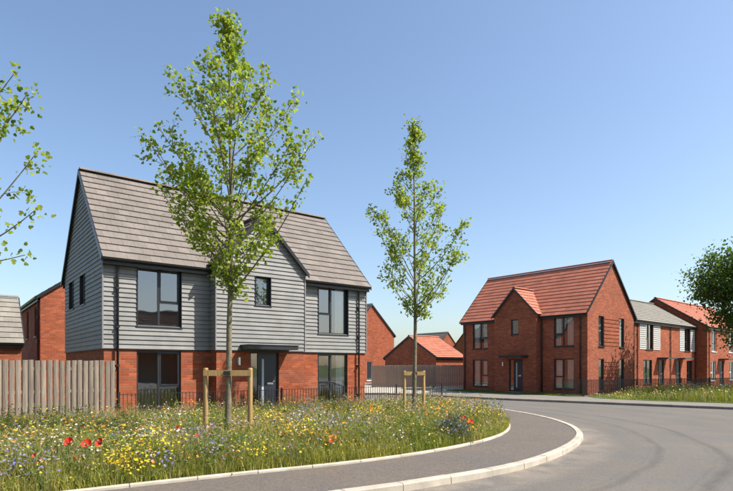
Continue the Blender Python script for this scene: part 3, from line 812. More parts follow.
# ---------------------------------------------------------------- fences and railings
def board_fence(name, label, A, B, h, bw, gap, mat, joined=False, z0=.1, group=None):
    A, B = V(*A,0), V(*B,0); L = (B-A).length; ang = math.atan2(B.y-A.y, B.x-A.x)
    Fn = empty(name, (A.x,A.y,z0), ang); tag(Fn, label, 'fence', group)
    n = round(L/(bw+gap)); st = L/n
    mesh = []
    for q in range(4):
        b = MB(); t = .024; hh = h + (q-1.5)*.006
        # slightly cupped board with eased edges
        prof = [(0,0),(bw*.16,-t*.72),(bw*.5,-t),(bw*.84,-t*.72),(bw,0)]
        N = len(prof)
        for i in range(N-1): b.face([(prof[i][0],prof[i][1],.03),(prof[i+1][0],prof[i+1][1],.03),(prof[i+1][0],prof[i+1][1],hh),(prof[i][0],prof[i][1],hh)])
        b.face([(p[0],p[1],hh) for p in prof]); b.face([(bw,0,.03),(0,0,.03),(0,0,hh),(bw,0,hh)])
        mesh.append(b)
    if joined:
        v, f = [], []
        b = MB()
        for i in range(n):
            m = mesh[i%4]; k = len(b.v); dx = i*st; dy = random.uniform(-.006,.004); b.v += [(p[0]+dx,p[1]+dy,p[2]) for p in m.v]; b.f += [tuple(j+k for j in q) for q in m.f]
        o = b.build('boards', mat, Fn); o['kind'] = 'stuff'
    else:
        ms = [m.mesh('board', mat) for m in mesh]
        for i in range(n):
            o = link('board', ms[i%4], Fn); o.location = (i*st, random.uniform(-.008,.004), 0); o.rotation_euler = (0, random.uniform(-.005,.005), 0)
    for z in (.3, h*.55, h-.25):
        b = MB(); b.box(0, L, .002, .05, z, z+.075); b.build('rail', mat, Fn)
    for i in range(int(L/2.4)+1):
        b = MB(); b.box(i*2.4, i*2.4+.1, .052, .15, 0, h-.02); b.build('post', mat, Fn)
    return Fn
fe = RAIL0 - U1*.02
fs_ = RAIL0 - U1*8.2
board_fence('board_fence', 'weathered grey brown vertical board fence beside the grey clad house', (fs_.x,fs_.y), (fe.x,fe.y), 1.80, .118, .013, FENCE)
board_fence('board_fence', 'dark brown board fence in front of the terracotta roofed garage', (.4,42.4), (7.3,40.6), 1.74, .125, .01, FENCE2, joined=True)

def railing(name, label, pts, h, sp=.105, group=None, z0=.1, bt=.007):
    A = V(*pts[0],0); Rl = empty(name, (A.x,A.y,z0)); tag(Rl, label, 'railing', group)
    bm_ = MB(); bm_.box(-bt,bt,-bt,bt,.06,h); bar = bm_.mesh('bar', BLACK)
    pm = MB(); pm.box(-.022,.022,-.022,.022,-.05,h+.03); pm.box(-.027,.027,-.027,.027,h+.031,h+.045); post = pm.mesh('post', BLACK)
    for (p, q) in zip(pts[:-1], pts[1:]):
        P, Q = V(*p,0)-A, V(*q,0)-A; d = (Q-P); L = d.length; d.normalize(); ang = math.atan2(d.y, d.x)
        for z, t in ((h-.03,.012),(.12,.012)):
            b = MB(); b.box(0, L, -.02, .02, z, z+t); o = b.build('rail', BLACK, Rl); o.location = P; o.rotation_euler = (0,0,ang)
        n = int(L/sp)
        for i in range(1, n):
            o = link('bar', bar, Rl); o.location = P + d*(L*i/n); o.rotation_euler = (0,0,ang)
        m = max(1, round(L/2.5))
        for i in range(m+1):
            o = link('post', post, Rl); o.location = P + d*(L*i/m) + d*.0; o.rotation_euler = (0,0,ang)
    return Rl
e0 = RAIL0 + U1*.06; e1 = RAIL0 + U1*12.3
railing('metal_railing', 'black metal railing along the front garden of the grey clad house', [(e0.x,e0.y),(e1.x,e1.y)], .92)
railing('metal_railing', 'black metal railing behind the grassy verge beside the all brick house', [(11.0,30.4),(11.77,29.47),(19.0,32.77),(29.0,37.4)], .92, .09, bt=.012)

# ---------------------------------------------------------------- trees
LEAF2D = np.array([(0,.42),(0,0),(.30,.06),(.50,.40),(.26,.46),(.30,.76),(0,1.0),(-.30,.76),(-.26,.46),(-.50,.40),(-.30,.06)], float)
LTRI = np.array([(0,i,i+1) for i in range(1,10)] + [(0,10,1)])
QUAD2D = np.array([(0,0),(.36,.45),(0,1.0),(-.36,.45)], float)
QTRI = np.array([(0,1,2),(0,2,3)])
def leaf_cloud(pos, dirs, size, cols, rg, shape=LEAF2D, tri=LTRI, fold=.28, up=.6):
    n = len(pos)
    d = dirs/np.linalg.norm(dirs, axis=1, keepdims=True)
    nr = rg.normal(size=(n,3)); nr[:,2] += up
    nr -= d*(nr*d).sum(1, keepdims=True); nr /= np.linalg.norm(nr, axis=1, keepdims=True)
    sd = np.cross(d, nr)
    x = shape[:,0]; y = shape[:,1]; z = -fold*np.abs(x) - .18*y*y
    v = pos[:,None,:] + size[:,None,None]*(sd[:,None,:]*x[None,:,None] + d[:,None,:]*y[None,:,None] + nr[:,None,:]*z[None,:,None])
    t = (tri[None]+(np.arange(n)*len(shape))[:,None,None]).reshape(-1,3)
    c = np.repeat(cols, len(shape), axis=0)
    return v.reshape(-1,3), t, c
def bez(a, b, c, n): return [(1-t)**2*a+2*t*(1-t)*b+t*t*c for t in [i/n for i in range(n+1)]]

def young_tree(label, loc, H, seed, prof, nb=46, base=2.85, sprigs=()):
    rg = np.random.default_rng(seed)
    T = empty('young_tree', loc, 0); tag(T, label, 'tree', 'young staked street trees')
    b = MB(); N = 14
    wob = np.cumsum(rg.normal(0,.012,(N+1,2)), axis=0); wob[:2] = 0
    tp = [V(wob[i][0], wob[i][1], H*i/N*.985) for i in range(N+1)]
    rad = [.060*(1-i/N)**.85+.006 for i in range(N+1)]; rad[0] = .085
    b.tube(tp, rad, 10)
    def trunk_at(z):
        f = min(N-1e-6, max(0, z/(H*.985)*N)); i = int(f); return tp[i].lerp(tp[i+1], f-i), rad[i]+(rad[i+1]-rad[i])*(f-i)
    P, Dv, S = [], [], []
    def cluster(p, d, m, spread):
        for _ in range(int(m*1.35)):
            q = V(*rg.normal(0,1,3)); P.append(p+q*spread); dd = d*.5+V(*rg.normal(0,1,3))*.75; dd.z -= .35; Dv.append(dd); S.append(rg.uniform(.042,.092))
    ps, rs = zip(*prof)
    tips = []
    for i in range(nb):
        t = ((i+.5)/nb)**1.1; t = min(.985, max(.02, t+rg.normal(0,.02)))
        z = base+.25+(H-base-.3)*t
        r = np.interp(t, ps, rs)*rg.uniform(.62,1.08)
        tips.append((z, r, i*2.399963+rg.normal(0,.25)))
    tips += list(sprigs)
    for z, r, az in tips:
        z0 = max(base+rg.uniform(-.1,.35), z-r*rg.uniform(.95,1.35)-.12)
        a, ra = trunk_at(min(z0, H*.93)); d = V(math.cos(az), math.sin(az), 0)
        c = V(0,0,0)+trunk_at(z)[0]; c = V(c.x,c.y,z)+d*r
        mid = a.lerp(c, .45)+d*r*rg.uniform(.05,.2)-V(0,0,.05*r)+V(*rg.normal(0,.05,3))
        pl = bez(a, mid, c, 7)
        br = min(ra*.5, .005+.008*r); b.tube(pl, [br*(1-.8*k/7)+.002 for k in range(8)], 5, False)
        dirn = (pl[-1]-pl[-2]).normalized()
        cluster(c, dirn, int(rg.integers(10,15)), .075)
        low = .30 if z < base+1.9 else 1.0
        nsub = max(1, int((2+r*4.2)*low))
        for k in range(nsub):
            f = rg.uniform(.28,.97); q = a.lerp(mid, f).lerp(mid.lerp(c, f), f)
            sd = (dirn*.55+V(*rg.normal(0,.6,3))+V(0,0,.35)).normalized(); ln = rg.uniform(.16,.48)*(.5+.5*min(1,r))
            e = q+sd*ln; b.tube([q, q.lerp(e,.5)+V(*rg.normal(0,.02,3)), e], [.0055,.004,.002], 4, False)
            cluster(e, sd, int(rg.integers(9,14)), .075)
            if rg.random() < .8: cluster(q.lerp(e,.55), sd, int(rg.integers(6,10)), .075)
        for f in (.6,.78,.9):
            if rg.random() < .75:
                q = a.lerp(mid, f).lerp(mid.lerp(c, f), f); cluster(q, dirn, int(rg.integers(5,9)), .075)
    for k in range(12):
        q, _ = trunk_at(H*rg.uniform(.80,1.0)); cluster(q+V(*rg.normal(0,.05,3)), V(0,0,1), 5, .06)
    b.build('trunk', BARK, T, True)
    pos = np.array([tuple(p) for p in P]); n = len(pos)
    f = rg.random((n,1)); g = rg.random((n,1))
    cols = np.array([(.170,.235,.026)])*(1-f)+np.array([(.34,.375,.048)])*f
    cols = np.where(g > .96, np.array([(.30,.25,.04)]), cols); cols = np.where(g < .12, np.array([(.10,.17,.025)]), cols)
    v, t, c = leaf_cloud(pos, np.array([tuple(q) for q in Dv]), np.array(S)*1.0, cols, rg)
    link('crown', np_mesh('crown', v, t, c, LEAF), T)
    return T
PR1 = [(0,.15),(.1,.35),(.2,.65),(.33,1.15),(.46,1.42),(.58,1.4),(.70,1.1),(.80,.6),(.88,.2),(1,.06)]
PR2 = [(0,.25),(.08,.5),(.2,1.05),(.28,1.33),(.43,1.5),(.56,1.25),(.66,.75),(.75,.24),(1,.06)]
T1 = (from_px(228,10.5)[0], 10.5, .12); T2 = (from_px(414,16)[0], 16, .12); T3 = (-6.85, 8.3, .12)
young_tree('slender young tree with spreading leafy crown in front of the grey clad house', T1, 8.42, 11, PR1, 60, sprigs=[(6.1,1.65,.05),(5.1,1.6,-.3),(5.9,1.5,3.0),(5.0,1.3,3.3),(6.9,1.2,.4)])
young_tree('slender young tree between the grey clad house and the brick house', T2, 8.9, 23, PR2, 56)
young_tree('young tree beyond the end of the board fence, only its branch ends reaching in', T3, 8.7, 37, PR1, 56, sprigs=[(5.0,1.75,.1),(4.05,1.75,.05),(3.3,1.75,-.1),(5.9,1.6,.1)])

def stakes(label, loc, ang, half, h, bar_z):
    S = empty('tree_stakes', loc, ang); tag(S, label, 'stakes', 'timber stake frames holding the young trees')
    for s in (-1,1):
        b = MB(); b.tube([V(s*half,0,-.2),V(s*half,0,h-.02),V(s*half,0,h)], [.048,.047,.038], 14); b.build('stake', STAKE, S)
    b = MB(); b.box(-half-.03, half+.03, -.075, -.048, bar_z-.055, bar_z+.055); b.build('crossbar', STAKE, S)
    b = MB(); n = 16
    for z0, z1, r in ((bar_z-.03, bar_z+.03, .085),):
        for i in range(n):
            t0, t1 = 2*math.pi*i/n, 2*math.pi*(i+1)/n
            b.face([(math.cos(t0)*r,math.sin(t0)*r,z0),(math.cos(t1)*r,math.sin(t1)*r,z0),(math.cos(t1)*r,math.sin(t1)*r,z1),(math.cos(t0)*r,math.sin(t0)*r,z1)])
    b.box(-.06,.06,-.105,-.076,bar_z-.04,bar_z+.04)
    b.build('tie_strap', RUBBER, S)
    return S
stakes('two round timber stakes with crossbar bracing the tree in front of the grey house', T1, .05, .425, 1.60, 1.50)
stakes('two round timber stakes with crossbar bracing the tree nearer the brick house', T2, .25, .30, 1.50, 1.42)

def broad_tree(label, loc, cz, rx, rz, seed, nclump=130, per=230, group=None):
    rg = np.random.default_rng(seed)
    T = empty('broad_tree', loc, 0); tag(T, label, 'tree', group)
    b = MB(); top = V(.2,.1,cz+rz*.3)
    b.tube([V(0,0,-.2),V(.05,0,1.2),V(.1,.05,cz*.6),top], [.36,.27,.2,.08], 12)
    C = []
    for i in range(nclump):
        d = rg.normal(size=3); d /= np.linalg.norm(d)
        if d[2] < -.75: d[2] *= -.3
        r = rg.uniform(.45,1.0)**.6
        lump = 1+.12*math.sin(3*d[0]+1.3*seed)+.10*math.sin(5*d[2]+2*d[1])
        C.append(V(d[0]*rx*r*lump, d[1]*rx*r*lump, cz+d[2]*rz*r*lump))
    for c in C[:46]:
        a = V(.1,.05,cz*.45).lerp(top, rg.uniform(0,.9)); m = a.lerp(c,.5)+V(0,0,-.25)
        b.tube(bez(a, m, c, 5), [.075,.06,.045,.03,.02,.01], 6, False)
    b.build('trunk', BARK2, T, True)
    P = np.concatenate([np.array(c)+rg.normal(0,1,(per,3))*np.array([.48,.48,.36])*rg.uniform(.7,1.25) for c in C])
    n = len(P); f = rg.random((n,1))
    cols = np.array([(.048,.092,.020)])*(1-f)+np.array([(.105,.160,.032)])*f
    v, t, c = leaf_cloud(P, rg.normal(size=(n,3))+[0,0,-.3], rg.uniform(.11,.2,n), cols, rg, QUAD2D, QTRI, .2, .8)
    link('crown', np_mesh('crown', v, t, c, LEAF), T)
    return T
broad_tree('dense dark green tree with broad crown in front of the terracotta roofed terrace', (23.9,30.6,.1), 6.1, 5.0, 4.5, 5, 200, 270)

# ---------------------------------------------------------------- wildflower meadow
def inside_poly(pts, poly):
    x, y = pts[:,0], pts[:,1]; r = np.zeros(len(pts), bool); j = len(poly)-1
    for i in range(len(poly)):
        xi, yi = poly[i]; xj, yj = poly[j]
        c = ((yi > y) != (yj > y)) & (x < (xj-xi)*(y-yi)/(yj-yi+1e-12)+xi); r ^= c; j = i
    return r
def vnoise(x, y, s, seed):
    rg = np.random.default_rng(seed); o = 0
    for k in range(5):
        a = rg.uniform(0, 6.28); fx, fy = math.cos(a)*s*(1+.4*k), math.sin(a)*s*(1+.4*k)
        o = o + np.sin(x*fx+y*fy+rg.uniform(0,6.28)+1.3*np.sin(x*fy*.7-y*fx*.6+k))
    return o/5
def scatter(poly, n, rg, near=True, xr=(-12,5), yr=(2,24), fov=.86):
    out = []; tot = 0
    while tot < n:
        p = np.stack([rg.uniform(*xr, 60000), rg.uniform(*yr, 60000)], 1)
        m = inside_poly(p, poly) & (np.abs(p[:,0]) < fov*np.maximum(p[:,1],.1)+.8) & (p[:,1] > 3)
        if near: m &= rg.random(len(p)) < np.clip((10/np.maximum(p[:,1],1))**1.3, 0, 1.4)/1.4
        p = p[m]; out.append(p); tot += len(p)
        if len(p) == 0: break
    return np.concatenate(out)[:n]
def blades(pts, z0, h, w, lean, cols, rg, tipcol=None):
    n = len(pts); az = rg.uniform(0,6.283,n); dx, dy = np.cos(az), np.sin(az); fa = az+rg.normal(0,.5,n)+1.57
    sx, sy = np.cos(fa), np.sin(fa)
    base = np.stack([pts[:,0], pts[:,1], np.full(n, z0)], 1); sd = np.stack([sx, sy, np.zeros(n)], 1)*w[:,None]
    ld = np.stack([dx, dy, np.zeros(n)], 1); up = np.array([0,0,1.])
    mid = base + up*(h*.55)[:,None] + ld*(h*lean*.22)[:,None]
    tip = base + up*(h*np.sqrt(np.clip(1-lean**2*.35,.2,1)))[:,None] + ld*(h*lean*.75)[:,None]
    v = np.stack([base-sd*.5, base+sd*.5, mid-sd*.42, mid+sd*.42, tip], 1).reshape(-1,3)
    t = (np.array([(0,1,3),(0,3,2),(2,3,4)])[None]+(np.arange(n)*5)[:,None,None]).reshape(-1,3)
    c = np.repeat(cols, 5, axis=0)
    if tipcol is not None: c.reshape(n,5,3)[:,4] = tipcol
    return v, t, c, tip, mid
def heads(pos, size, cols, rg, k=6, cup=.25, up=1.2, centre=None):
    n = len(pos); nr = rg.normal(size=(n,3))*.5; nr[:,2] += up; nr[:,1] -= .25; nr /= np.linalg.norm(nr, axis=1, keepdims=True)
    a = np.cross(nr, np.array([.3,.9,.1])); a /= np.linalg.norm(a, axis=1, keepdims=True); bb = np.cross(nr, a)
    vs_, ts = [np.array([0,0,-.1])], []
    for i in range(k):
        t0 = 6.2832*i/k; w = 3.1416/k*.92
        i0 = len(vs_)
        vs_ += [np.array([math.cos(t0-w)*.62, math.sin(t0-w)*.62, cup*.4]), np.array([math.cos(t0), math.sin(t0), cup]), np.array([math.cos(t0+w)*.62, math.sin(t0+w)*.62, cup*.4])]
        ts += [(0,i0,i0+1),(0,i0+1,i0+2)]
    i0 = len(vs_)
    q = 5
    vs_ += [np.array([math.cos(6.2832*i/q)*.24, math.sin(6.2832*i/q)*.24, .08]) for i in range(q)] + [np.array([0,0,.16])]
    ts += [(i0+i, i0+(i+1)%q, i0+q) for i in range(q)]
    sh = np.array(vs_); m = len(sh)
    v = pos[:,None,:]+size[:,None,None]*.5*(a[:,None,:]*sh[None,:,0,None]+bb[:,None,:]*sh[None,:,1,None]+nr[:,None,:]*sh[None,:,2,None])
    t = (np.array(ts)[None]+(np.arange(n)*m)[:,None,None]).reshape(-1,3)
    c = np.repeat(cols[:,None,:], m, axis=1)
    if centre is not None: c[:, i0:] = centre
    return v.reshape(-1,3), t, c.reshape(-1,3)
def join(parts):
    v, t, c, k = [], [], [], 0
    for a, b, d in parts: v.append(a); t.append(b+k); c.append(d); k += len(a)
    return np.concatenate(v), np.concatenate(t), np.concatenate(c)
def mixc(a, b, f): return np.array([a])*(1-f[:,None])+np.array([b])*f[:,None]
rg = np.random.default_rng(99)
Z = .12
meadow = np.array([tuple(p) for p in bedpoly])
mpoly = [tuple(p) for p in bedpoly]
BEDN = np.array(BED)
def edge_d(p):
    d = np.full(len(p), 9.)
    for q in BEDN[::2]: d = np.minimum(d, np.hypot(p[:,0]-q[0], p[:,1]-q[1]))
    return d
def hfield(p):      # local sward height, lower towards the path
    return (.48+.52*np.clip((edge_d(p)-.05)/.7,0,1))*hfull(p)
def hfull(p):
    return .49+.10*vnoise(p[:,0],p[:,1],1.4,1)+.11*vnoise(p[:,0],p[:,1],3.6,2)
parts = []
p = scatter(mpoly, 150000, rg); n = len(p)
f = np.clip(.5+.6*vnoise(p[:,0],p[:,1],1.7,3)+rg.normal(0,.25,n),0,1); dry = np.clip(.35*vnoise(p[:,0],p[:,1],1.1,4)+rg.normal(.16,.28,n),0,1)
sil = np.clip(2.2*vnoise(p[:,0],p[:,1],2.4,17)-1.0,0,1); drk = np.clip(2.4*vnoise(p[:,0],p[:,1],2.0,18)-.7,0,1)
col = mixc((.135,.190,.022),(.33,.325,.038),f); col = col*(1-dry[:,None])+np.array([(.52,.40,.14)])*dry[:,None]
col = col*(1-.8*sil[:,None])+np.array([(.16,.19,.14)])*.8*sil[:,None]; col = col*(1-.8*drk[:,None])+np.array([(.055,.10,.025)])*.8*drk[:,None]
h = hfield(p)*rg.uniform(.45,1.15,n)
parts.append(blades(p, Z, h, rg.uniform(.004,.008,n)*(.7+.05*p[:,1]), rg.uniform(.1,1.0,n), col, rg)[:3])
# broad leaved plants low in the sward
p = scatter(mpoly, 45000, rg); n = len(p)
g = np.clip(.5+.7*vnoise(p[:,0],p[:,1],2.2,5),0,1); keep = rg.random(n) < .35+.6*g; p = p[keep]; n = len(p)
pos = np.stack([p[:,0],p[:,1],Z+hfield(p)*rg.uniform(.1,.85,n)],1); d = rg.normal(size=(n,3)); d[:,2] = np.abs(d[:,2])*.8
col = mixc((.055,.10,.022),(.15,.19,.04),rg.random(n)); gl = rg.random(n) < .15; col[gl] = mixc((.13,.17,.12),(.18,.21,.14),rg.random(gl.sum()))
parts.append(leaf_cloud(pos, d, rg.uniform(.03,.095,n), col, rg, QUAD2D*[.5,1], QTRI))
# tall leafy stems standing out of the sward
p = scatter(mpoly, 7500, rg); p = p[(edge_d(p) > .22) & (rg.random(len(p)) < np.clip(.4+.8*vnoise(p[:,0],p[:,1],2.0,23),.05,1))]; n = len(p)
h = hfull(p)*rg.uniform(.95,1.6,n); cc = mixc((.075,.12,.03),(.20,.235,.05),rg.random(n))
st = blades(p, Z, h, rg.uniform(.005,.008,n), rg.uniform(.02,.4,n), cc, rg); parts.append(st[:3])
b0 = np.stack([p[:,0],p[:,1],np.full(n,Z)],1); M = 9
f = rg.uniform(.2,1.0,(n,M,1)); pos = (b0[:,None]*(1-f)+st[3][:,None]*f).reshape(-1,3); d = rg.normal(size=(n*M,3)); d[:,2] = np.abs(d[:,2])*.7+.2
parts.append(leaf_cloud(pos, d, rg.uniform(.04,.10,n*M), np.repeat(cc,M,axis=0)*rg.uniform(.7,1.2,(n*M,1)), rg, QUAD2D*[.38,1], QTRI))
v, t, c = join(parts)
tag(link('meadow_grass', np_mesh('meadow_grass', v, t, c, GRASS)), 'tall mixed grass and leaves filling the wildflower bed', 'grass', kind='stuff')
# seed heads: pinkish straw haze over the grass
p = scatter(mpoly, 24000, rg); n = len(p); keep = rg.random(n) < np.clip(.45+.55*vnoise(p[:,0],p[:,1],1.3,8)+.02*(p[:,1]-9),.05,1); p = p[keep]; n = len(p)
h = hfield(p)*rg.uniform(.9,1.35,n); col = mixc((.40,.29,.13),(.46,.31,.22),rg.random(n))
v1, t1, c1, tip, mid = blades(p, Z, h, rg.uniform(.003,.005,n), rg.uniform(.05,.5,n), col*.8, rg)
d = tip-mid+rg.normal(0,.04,(n,3))
v2, t2, c2 = leaf_cloud(tip-d*.25, d, rg.uniform(.04,.08,n), col, rg, QUAD2D*[.16,1], QTRI)
v, t, c = join([(v1,t1,c1),(v2,t2,c2)])
tag(link('seed_heads', np_mesh('seed_heads', v, t, c, GRASS)), 'pinkish straw coloured grass seed heads above the wildflower bed', 'grass', kind='stuff')

def ground_px(px, py, z): Y = (CAMH-z)*F/(py-HZ); return np.array([(px-CX)/F*Y, Y])
def flower_set(name, label, base_n, patches, c1, c2, size, hgt, k, centre=None, cup=.25, nseed=1):
    rg = np.random.default_rng(nseed+500)
    P = [scatter(mpoly, base_n, rg)]
    P[0] = P[0][rg.random(len(P[0])) < np.clip(.4+.9*vnoise(P[0][:,0],P[0][:,1],1.5,nseed+40),.06,1)]
    for px, py, rad, m in patches:
        q = ground_px(px, py, .46)[None]+rg.normal(0,1,(m,2))*rad*.55; P.append(q[inside_poly(q, mpoly)])
    p = np.concatenate(P); n = len(p)
    h = np.maximum(.10, hfield(p)*hgt*rg.uniform(.7,1.15,n)+rg.normal(.02,.04,n))
    st = blades(p, Z, h, np.full(n,.005), rg.uniform(.02,.35,n), np.tile(np.array([(.09,.14,.03)]),(n,1)), rg)
    col = mixc(c1, c2, rg.random(n))
    hd = heads(st[3], rg.uniform(size*.7,size*1.25,n), col, rg, k, cup, centre=centre)
    v, t, c = join([st[:3], hd])
    tag(link(name, np_mesh(name, v, t, c, PETAL)), label, 'flowers', kind='stuff')
flower_set('yellow_flowers', 'small bright yellow flowers in drifts through the wildflower bed', 4200, [(350,446,.32,330),(128,458,.35,260),(45,440,.35,120),(20,433,.35,90),(345,448,.4,230),(365,444,.35,160),(300,436,.35,130),(275,424,.3,90),(470,437,.45,200),(490,428,.4,160),(405,449,.3,90),(375,415,.5,130),(445,412,.4,110),(160,452,.3,90),(100,436,.3,80),(255,450,.4,80),(485,416,.5,130)], (.72,.50,.01), (.80,.62,.04), .038, 1.05, 6, (.55,.30,.02), .25, 1)
flower_set('white_flowers', 'white daisy like flowers dotted across the wildflower bed', 1300, [(145,447,.3,60),(108,428,.35,60),(310,430,.3,50),(60,450,.3,40),(405,437,.25,40),(20,455,.3,40),(180,425,.4,50)], (.70,.68,.60), (.78,.77,.72), .036, 1.12, 8, (.65,.42,.02), .1, 2)
flower_set('blue_flowers', 'lavender blue cornflowers clustered in the wildflower bed', 1500, [(308,416,.35,120),(333,428,.35,120),(195,440,.35,110),(160,440,.3,70),(215,449,.3,80),(15,465,.35,100),(45,470,.3,60),(165,455,.25,50),(365,428,.4,80),(475,415,.35,90),(455,428,.3,60),(295,425,.3,60),(25,438,.3,50)], (.15,.16,.36), (.30,.29,.44), .040, 1.1, 9, (.25,.12,.35), .45, 3)
flower_set('orange_flowers', 'orange flowers scattered through the wildflower bed', 1700, [(325,440,.25,50),(440,421,.4,70),(465,424,.3,50),(370,412,.4,50),(445,405,.4,50),(35,450,.25,30),(290,438,.3,30),(480,410,.4,50)], (.75,.20,.02), (.80,.33,.03), .042, 1.1, 5, (.5,.2,.02), .5, 4)
flower_set('pink_flowers', 'pale pink and mauve flowers scattered through the wildflower bed', 2200, [(420,412,.5,70),(390,408,.5,70),(240,432,.4,60),(350,405,.5,70),(225,462,.35,60)], (.58,.30,.36), (.66,.45,.46), .038, 1.15, 6, (.5,.3,.2), .3, 5)

# low grey green bush at the edge of the bed
rgb_ = np.random.default_rng(77); bxy = ground_px(453, 436, .25)
BU = empty('bushy_plant', (bxy[0], bxy[1], Z)); tag(BU, 'low grey green bushy plant at the edge of the flower bed by the path', 'plant')
nb_ = 5200; dd = rgb_.normal(size=(nb_,3)); dd[:,2] = np.abs(dd[:,2]); dd /= np.linalg.norm(dd, axis=1, keepdims=True)
rr = rgb_.uniform(.25,1,nb_)**.5*(1+.15*np.sin(5*dd[:,0]+3*dd[:,1]))
pb = dd*rr[:,None]*np.array([.42,.42,.60]); cb = mixc((.05,.085,.045),(.15,.19,.12),rgb_.random(nb_)); vi = rgb_.random(nb_) < .10; cb[vi] = (.25,.22,.36)
link('foliage', np_mesh('foliage', *leaf_cloud(pb, dd+rgb_.normal(0,.5,(nb_,3))+[0,0,.5], rgb_.uniform(.03,.075,nb_), cb, rgb_, QUAD2D*[.35,1], QTRI), GRASS), BU)
b = MB()
for k in range(26):
    d_ = V(*dd[k]); b.tube([V(0,0,-.02), d_*.2+V(0,0,.05), V(*(pb[k]))], [.006,.004,.002], 4, False)
b.build('stems', BARK, BU)

# single red poppies
def poppy(label, px, py, size, zt, seed, col):
    rg = np.random.default_rng(seed); x, y = ground_px(px, py, zt)
    T = empty('poppy', (x, y, Z), rg.uniform(0,6)); tag(T, label, 'flower', 'single red poppies standing in the wildflower bed')
    T.rotation_euler = (0,0,rg.normal(0,.4)); h = zt-Z; tl = Matrix.Translation(V(0,0,h)) @ Matrix.Rotation(rg.uniform(.7,1.1),4,'X') @ Matrix.Translation(V(0,0,-h)); b = MB(); b.tube([V(.03,.02,-.03),V(.0,.015,h*.5),V(0,0,h)], .004, 5); b.build('stem', STEMM, T, True)
    for k in range(4):
        a = k*math.pi/2+rg.normal(0,.15); r = size*.5*(1 if k % 2 else .92); m = MB(); N = 5
        rows = []
        for i in range(4):
            t = i/3; row = []
            for j in range(N):
                w = (j/(N-1)-.5)*1.9*(.35+.65*t); rr = r*t*(1-.10*abs(w))
                row.append(V(math.cos(a+w)*rr, math.sin(a+w)*rr, h+size*(.55*t**1.6)*(.75 if k%2 else .6)+rg.normal(0,.03)*size*t))
            rows.append(row)
        for i in range(3):
            for j in range(N-1): m.face([rows[i][j],rows[i][j+1],rows[i+1][j+1],rows[i+1][j]])
        m.v = [tuple(tl @ Vector(q)) for q in m.v]; m.build('petal', col, T, True)
    b = MB(); b.tube([V(0,0,h),V(0,0,h+size*.12),V(0,0,h+size*.16)], [size*.08,size*.10,size*.04], 8); b.v = [tuple(tl @ Vector(q)) for q in b.v]; b.build('seed_head', BLACK, T, True)
STEMM = mat_plain('flower_stem', (.08,.13,.03), .7, .1)
REDP = mat_plain('poppy_red', (.62,.028,.015), .6, .15, 20, spec=.2)
ORP = mat_plain('poppy_orange_red', (.70,.10,.02), .6, .15, 20, spec=.2)
ROWL = 'large bright red poppy, one of three in a row below the board fence'
for i, (px, py, s_) in enumerate([(69.5,444,.145),(86.5,445.5,.15),(101,443.5,.135)]): poppy(ROWL, px, py, s_, .66, i, REDP)
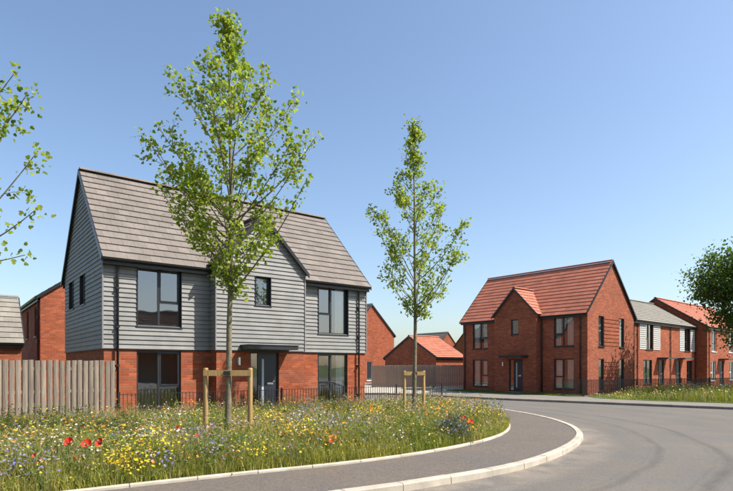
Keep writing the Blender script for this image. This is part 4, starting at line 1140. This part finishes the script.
for i, (lb, px, py, s_, m) in enumerate([
    ('small red poppy below the downpipe at the end of the board fence', 145, 427, .10, REDP),
    ('small red poppy below the wide ground floor window of the grey house', 177, 428, .09, REDP),
    ('small red poppy close to the stake nearer the board fence', 197, 436, .08, REDP),
    ('low red poppy nearer the path than the row of three poppies', 76, 459, .09, REDP),
    ('low red poppy among blue flowers below the board fence', 36, 456, .08, REDP),
    ('orange red poppy with broad petals below the brown fence, beyond the second staked tree', 448, 420, .15, ORP),
    ('larger of two touching orange red poppies near the rounded tip of the flower bed', 470, 423, .14, ORP),
    ('smaller of two touching orange red poppies near the rounded tip of the flower bed', 464, 419, .12, ORP),
    ('orange red poppy beside blue flowers below the narrow end window of the grey house', 321, 437, .10, ORP),
    ('orange red poppy next to the bright yellow drift by the path edge', 331, 442, .10, ORP),
    ('orange red poppy just below the railing beside the corner of the grey house', 371, 410, .12, ORP),
    ('orange red poppy just below the end post of the garden railing', 440, 405, .13, ORP)]): poppy(lb, px, py, s_, .42 if px in (331, 321, 76) else .58, 10+i, m)

# ---------------------------------------------------------------- verge by the far street
vpoly = [tuple(p) for p in ccw(vergeB + [(50,28),(50,42),(26.5,37.2),(12.2,30.0)])]
vp = [(12.0,29.6),(12.6,27.2),(13.8,26.0),(16.5,24.15),(21.6,20.3),(28,15.2),(34,18),(30,37.2),(12.4,29.7)]
rg = np.random.default_rng(4)
p = scatter(vp, 26000, rg, False, (11,32), (16,38), .9); n = len(p)
ed = np.clip((p[:,0]-12.5)/3,.25,1)
f = np.clip(.5+.6*vnoise(p[:,0],p[:,1],.9,3)+rg.normal(0,.25,n),0,1); col = mixc((.12,.175,.022),(.28,.29,.035),f)
dr = rg.random(n) < .18; col[dr] = mixc((.36,.28,.15),(.45,.33,.25),rg.random(dr.sum()))
h = (.56+.14*vnoise(p[:,0],p[:,1],.8,6))*rg.uniform(.5,1.25,n)*ed
A = blades(p, .12, h, rg.uniform(.014,.024,n), rg.uniform(.1,.7,n), col, rg)
fl_ = rg.random(n) < .10
hc = np.array([(.72,.52,.03),(.7,.68,.6),(.35,.33,.55),(.7,.25,.04)])[rg.integers(0,4,fl_.sum())]
B = heads(A[3][fl_], rg.uniform(.05,.09,fl_.sum()), hc, rg, 5)
v, t, c = join([A[:3], B])
tag(link('verge_grass', np_mesh('verge_grass', v, t, c, GRASS)), 'long flowering grass on the verge below the far railing', 'grass', kind='stuff')
lp = [(5.3,36.6),(8.2,33.2),(11.0,29.9),(12.1,30.0),(12.3,30.6),(6.6,37.5)]
p = scatter(lp, 6000, rg, False, (5,13), (29,38), .9); n = len(p)
col = mixc((.07,.12,.02),(.14,.18,.03),rg.random(n))
A = blades(p, .115, rg.uniform(.04,.12,n), rg.uniform(.01,.02,n), rg.uniform(.1,.7,n), col, rg)
tag(link('lawn_grass', np_mesh('lawn_grass', *A[:3], GRASS)), 'short grass in front of the all brick house', 'grass', kind='stuff')
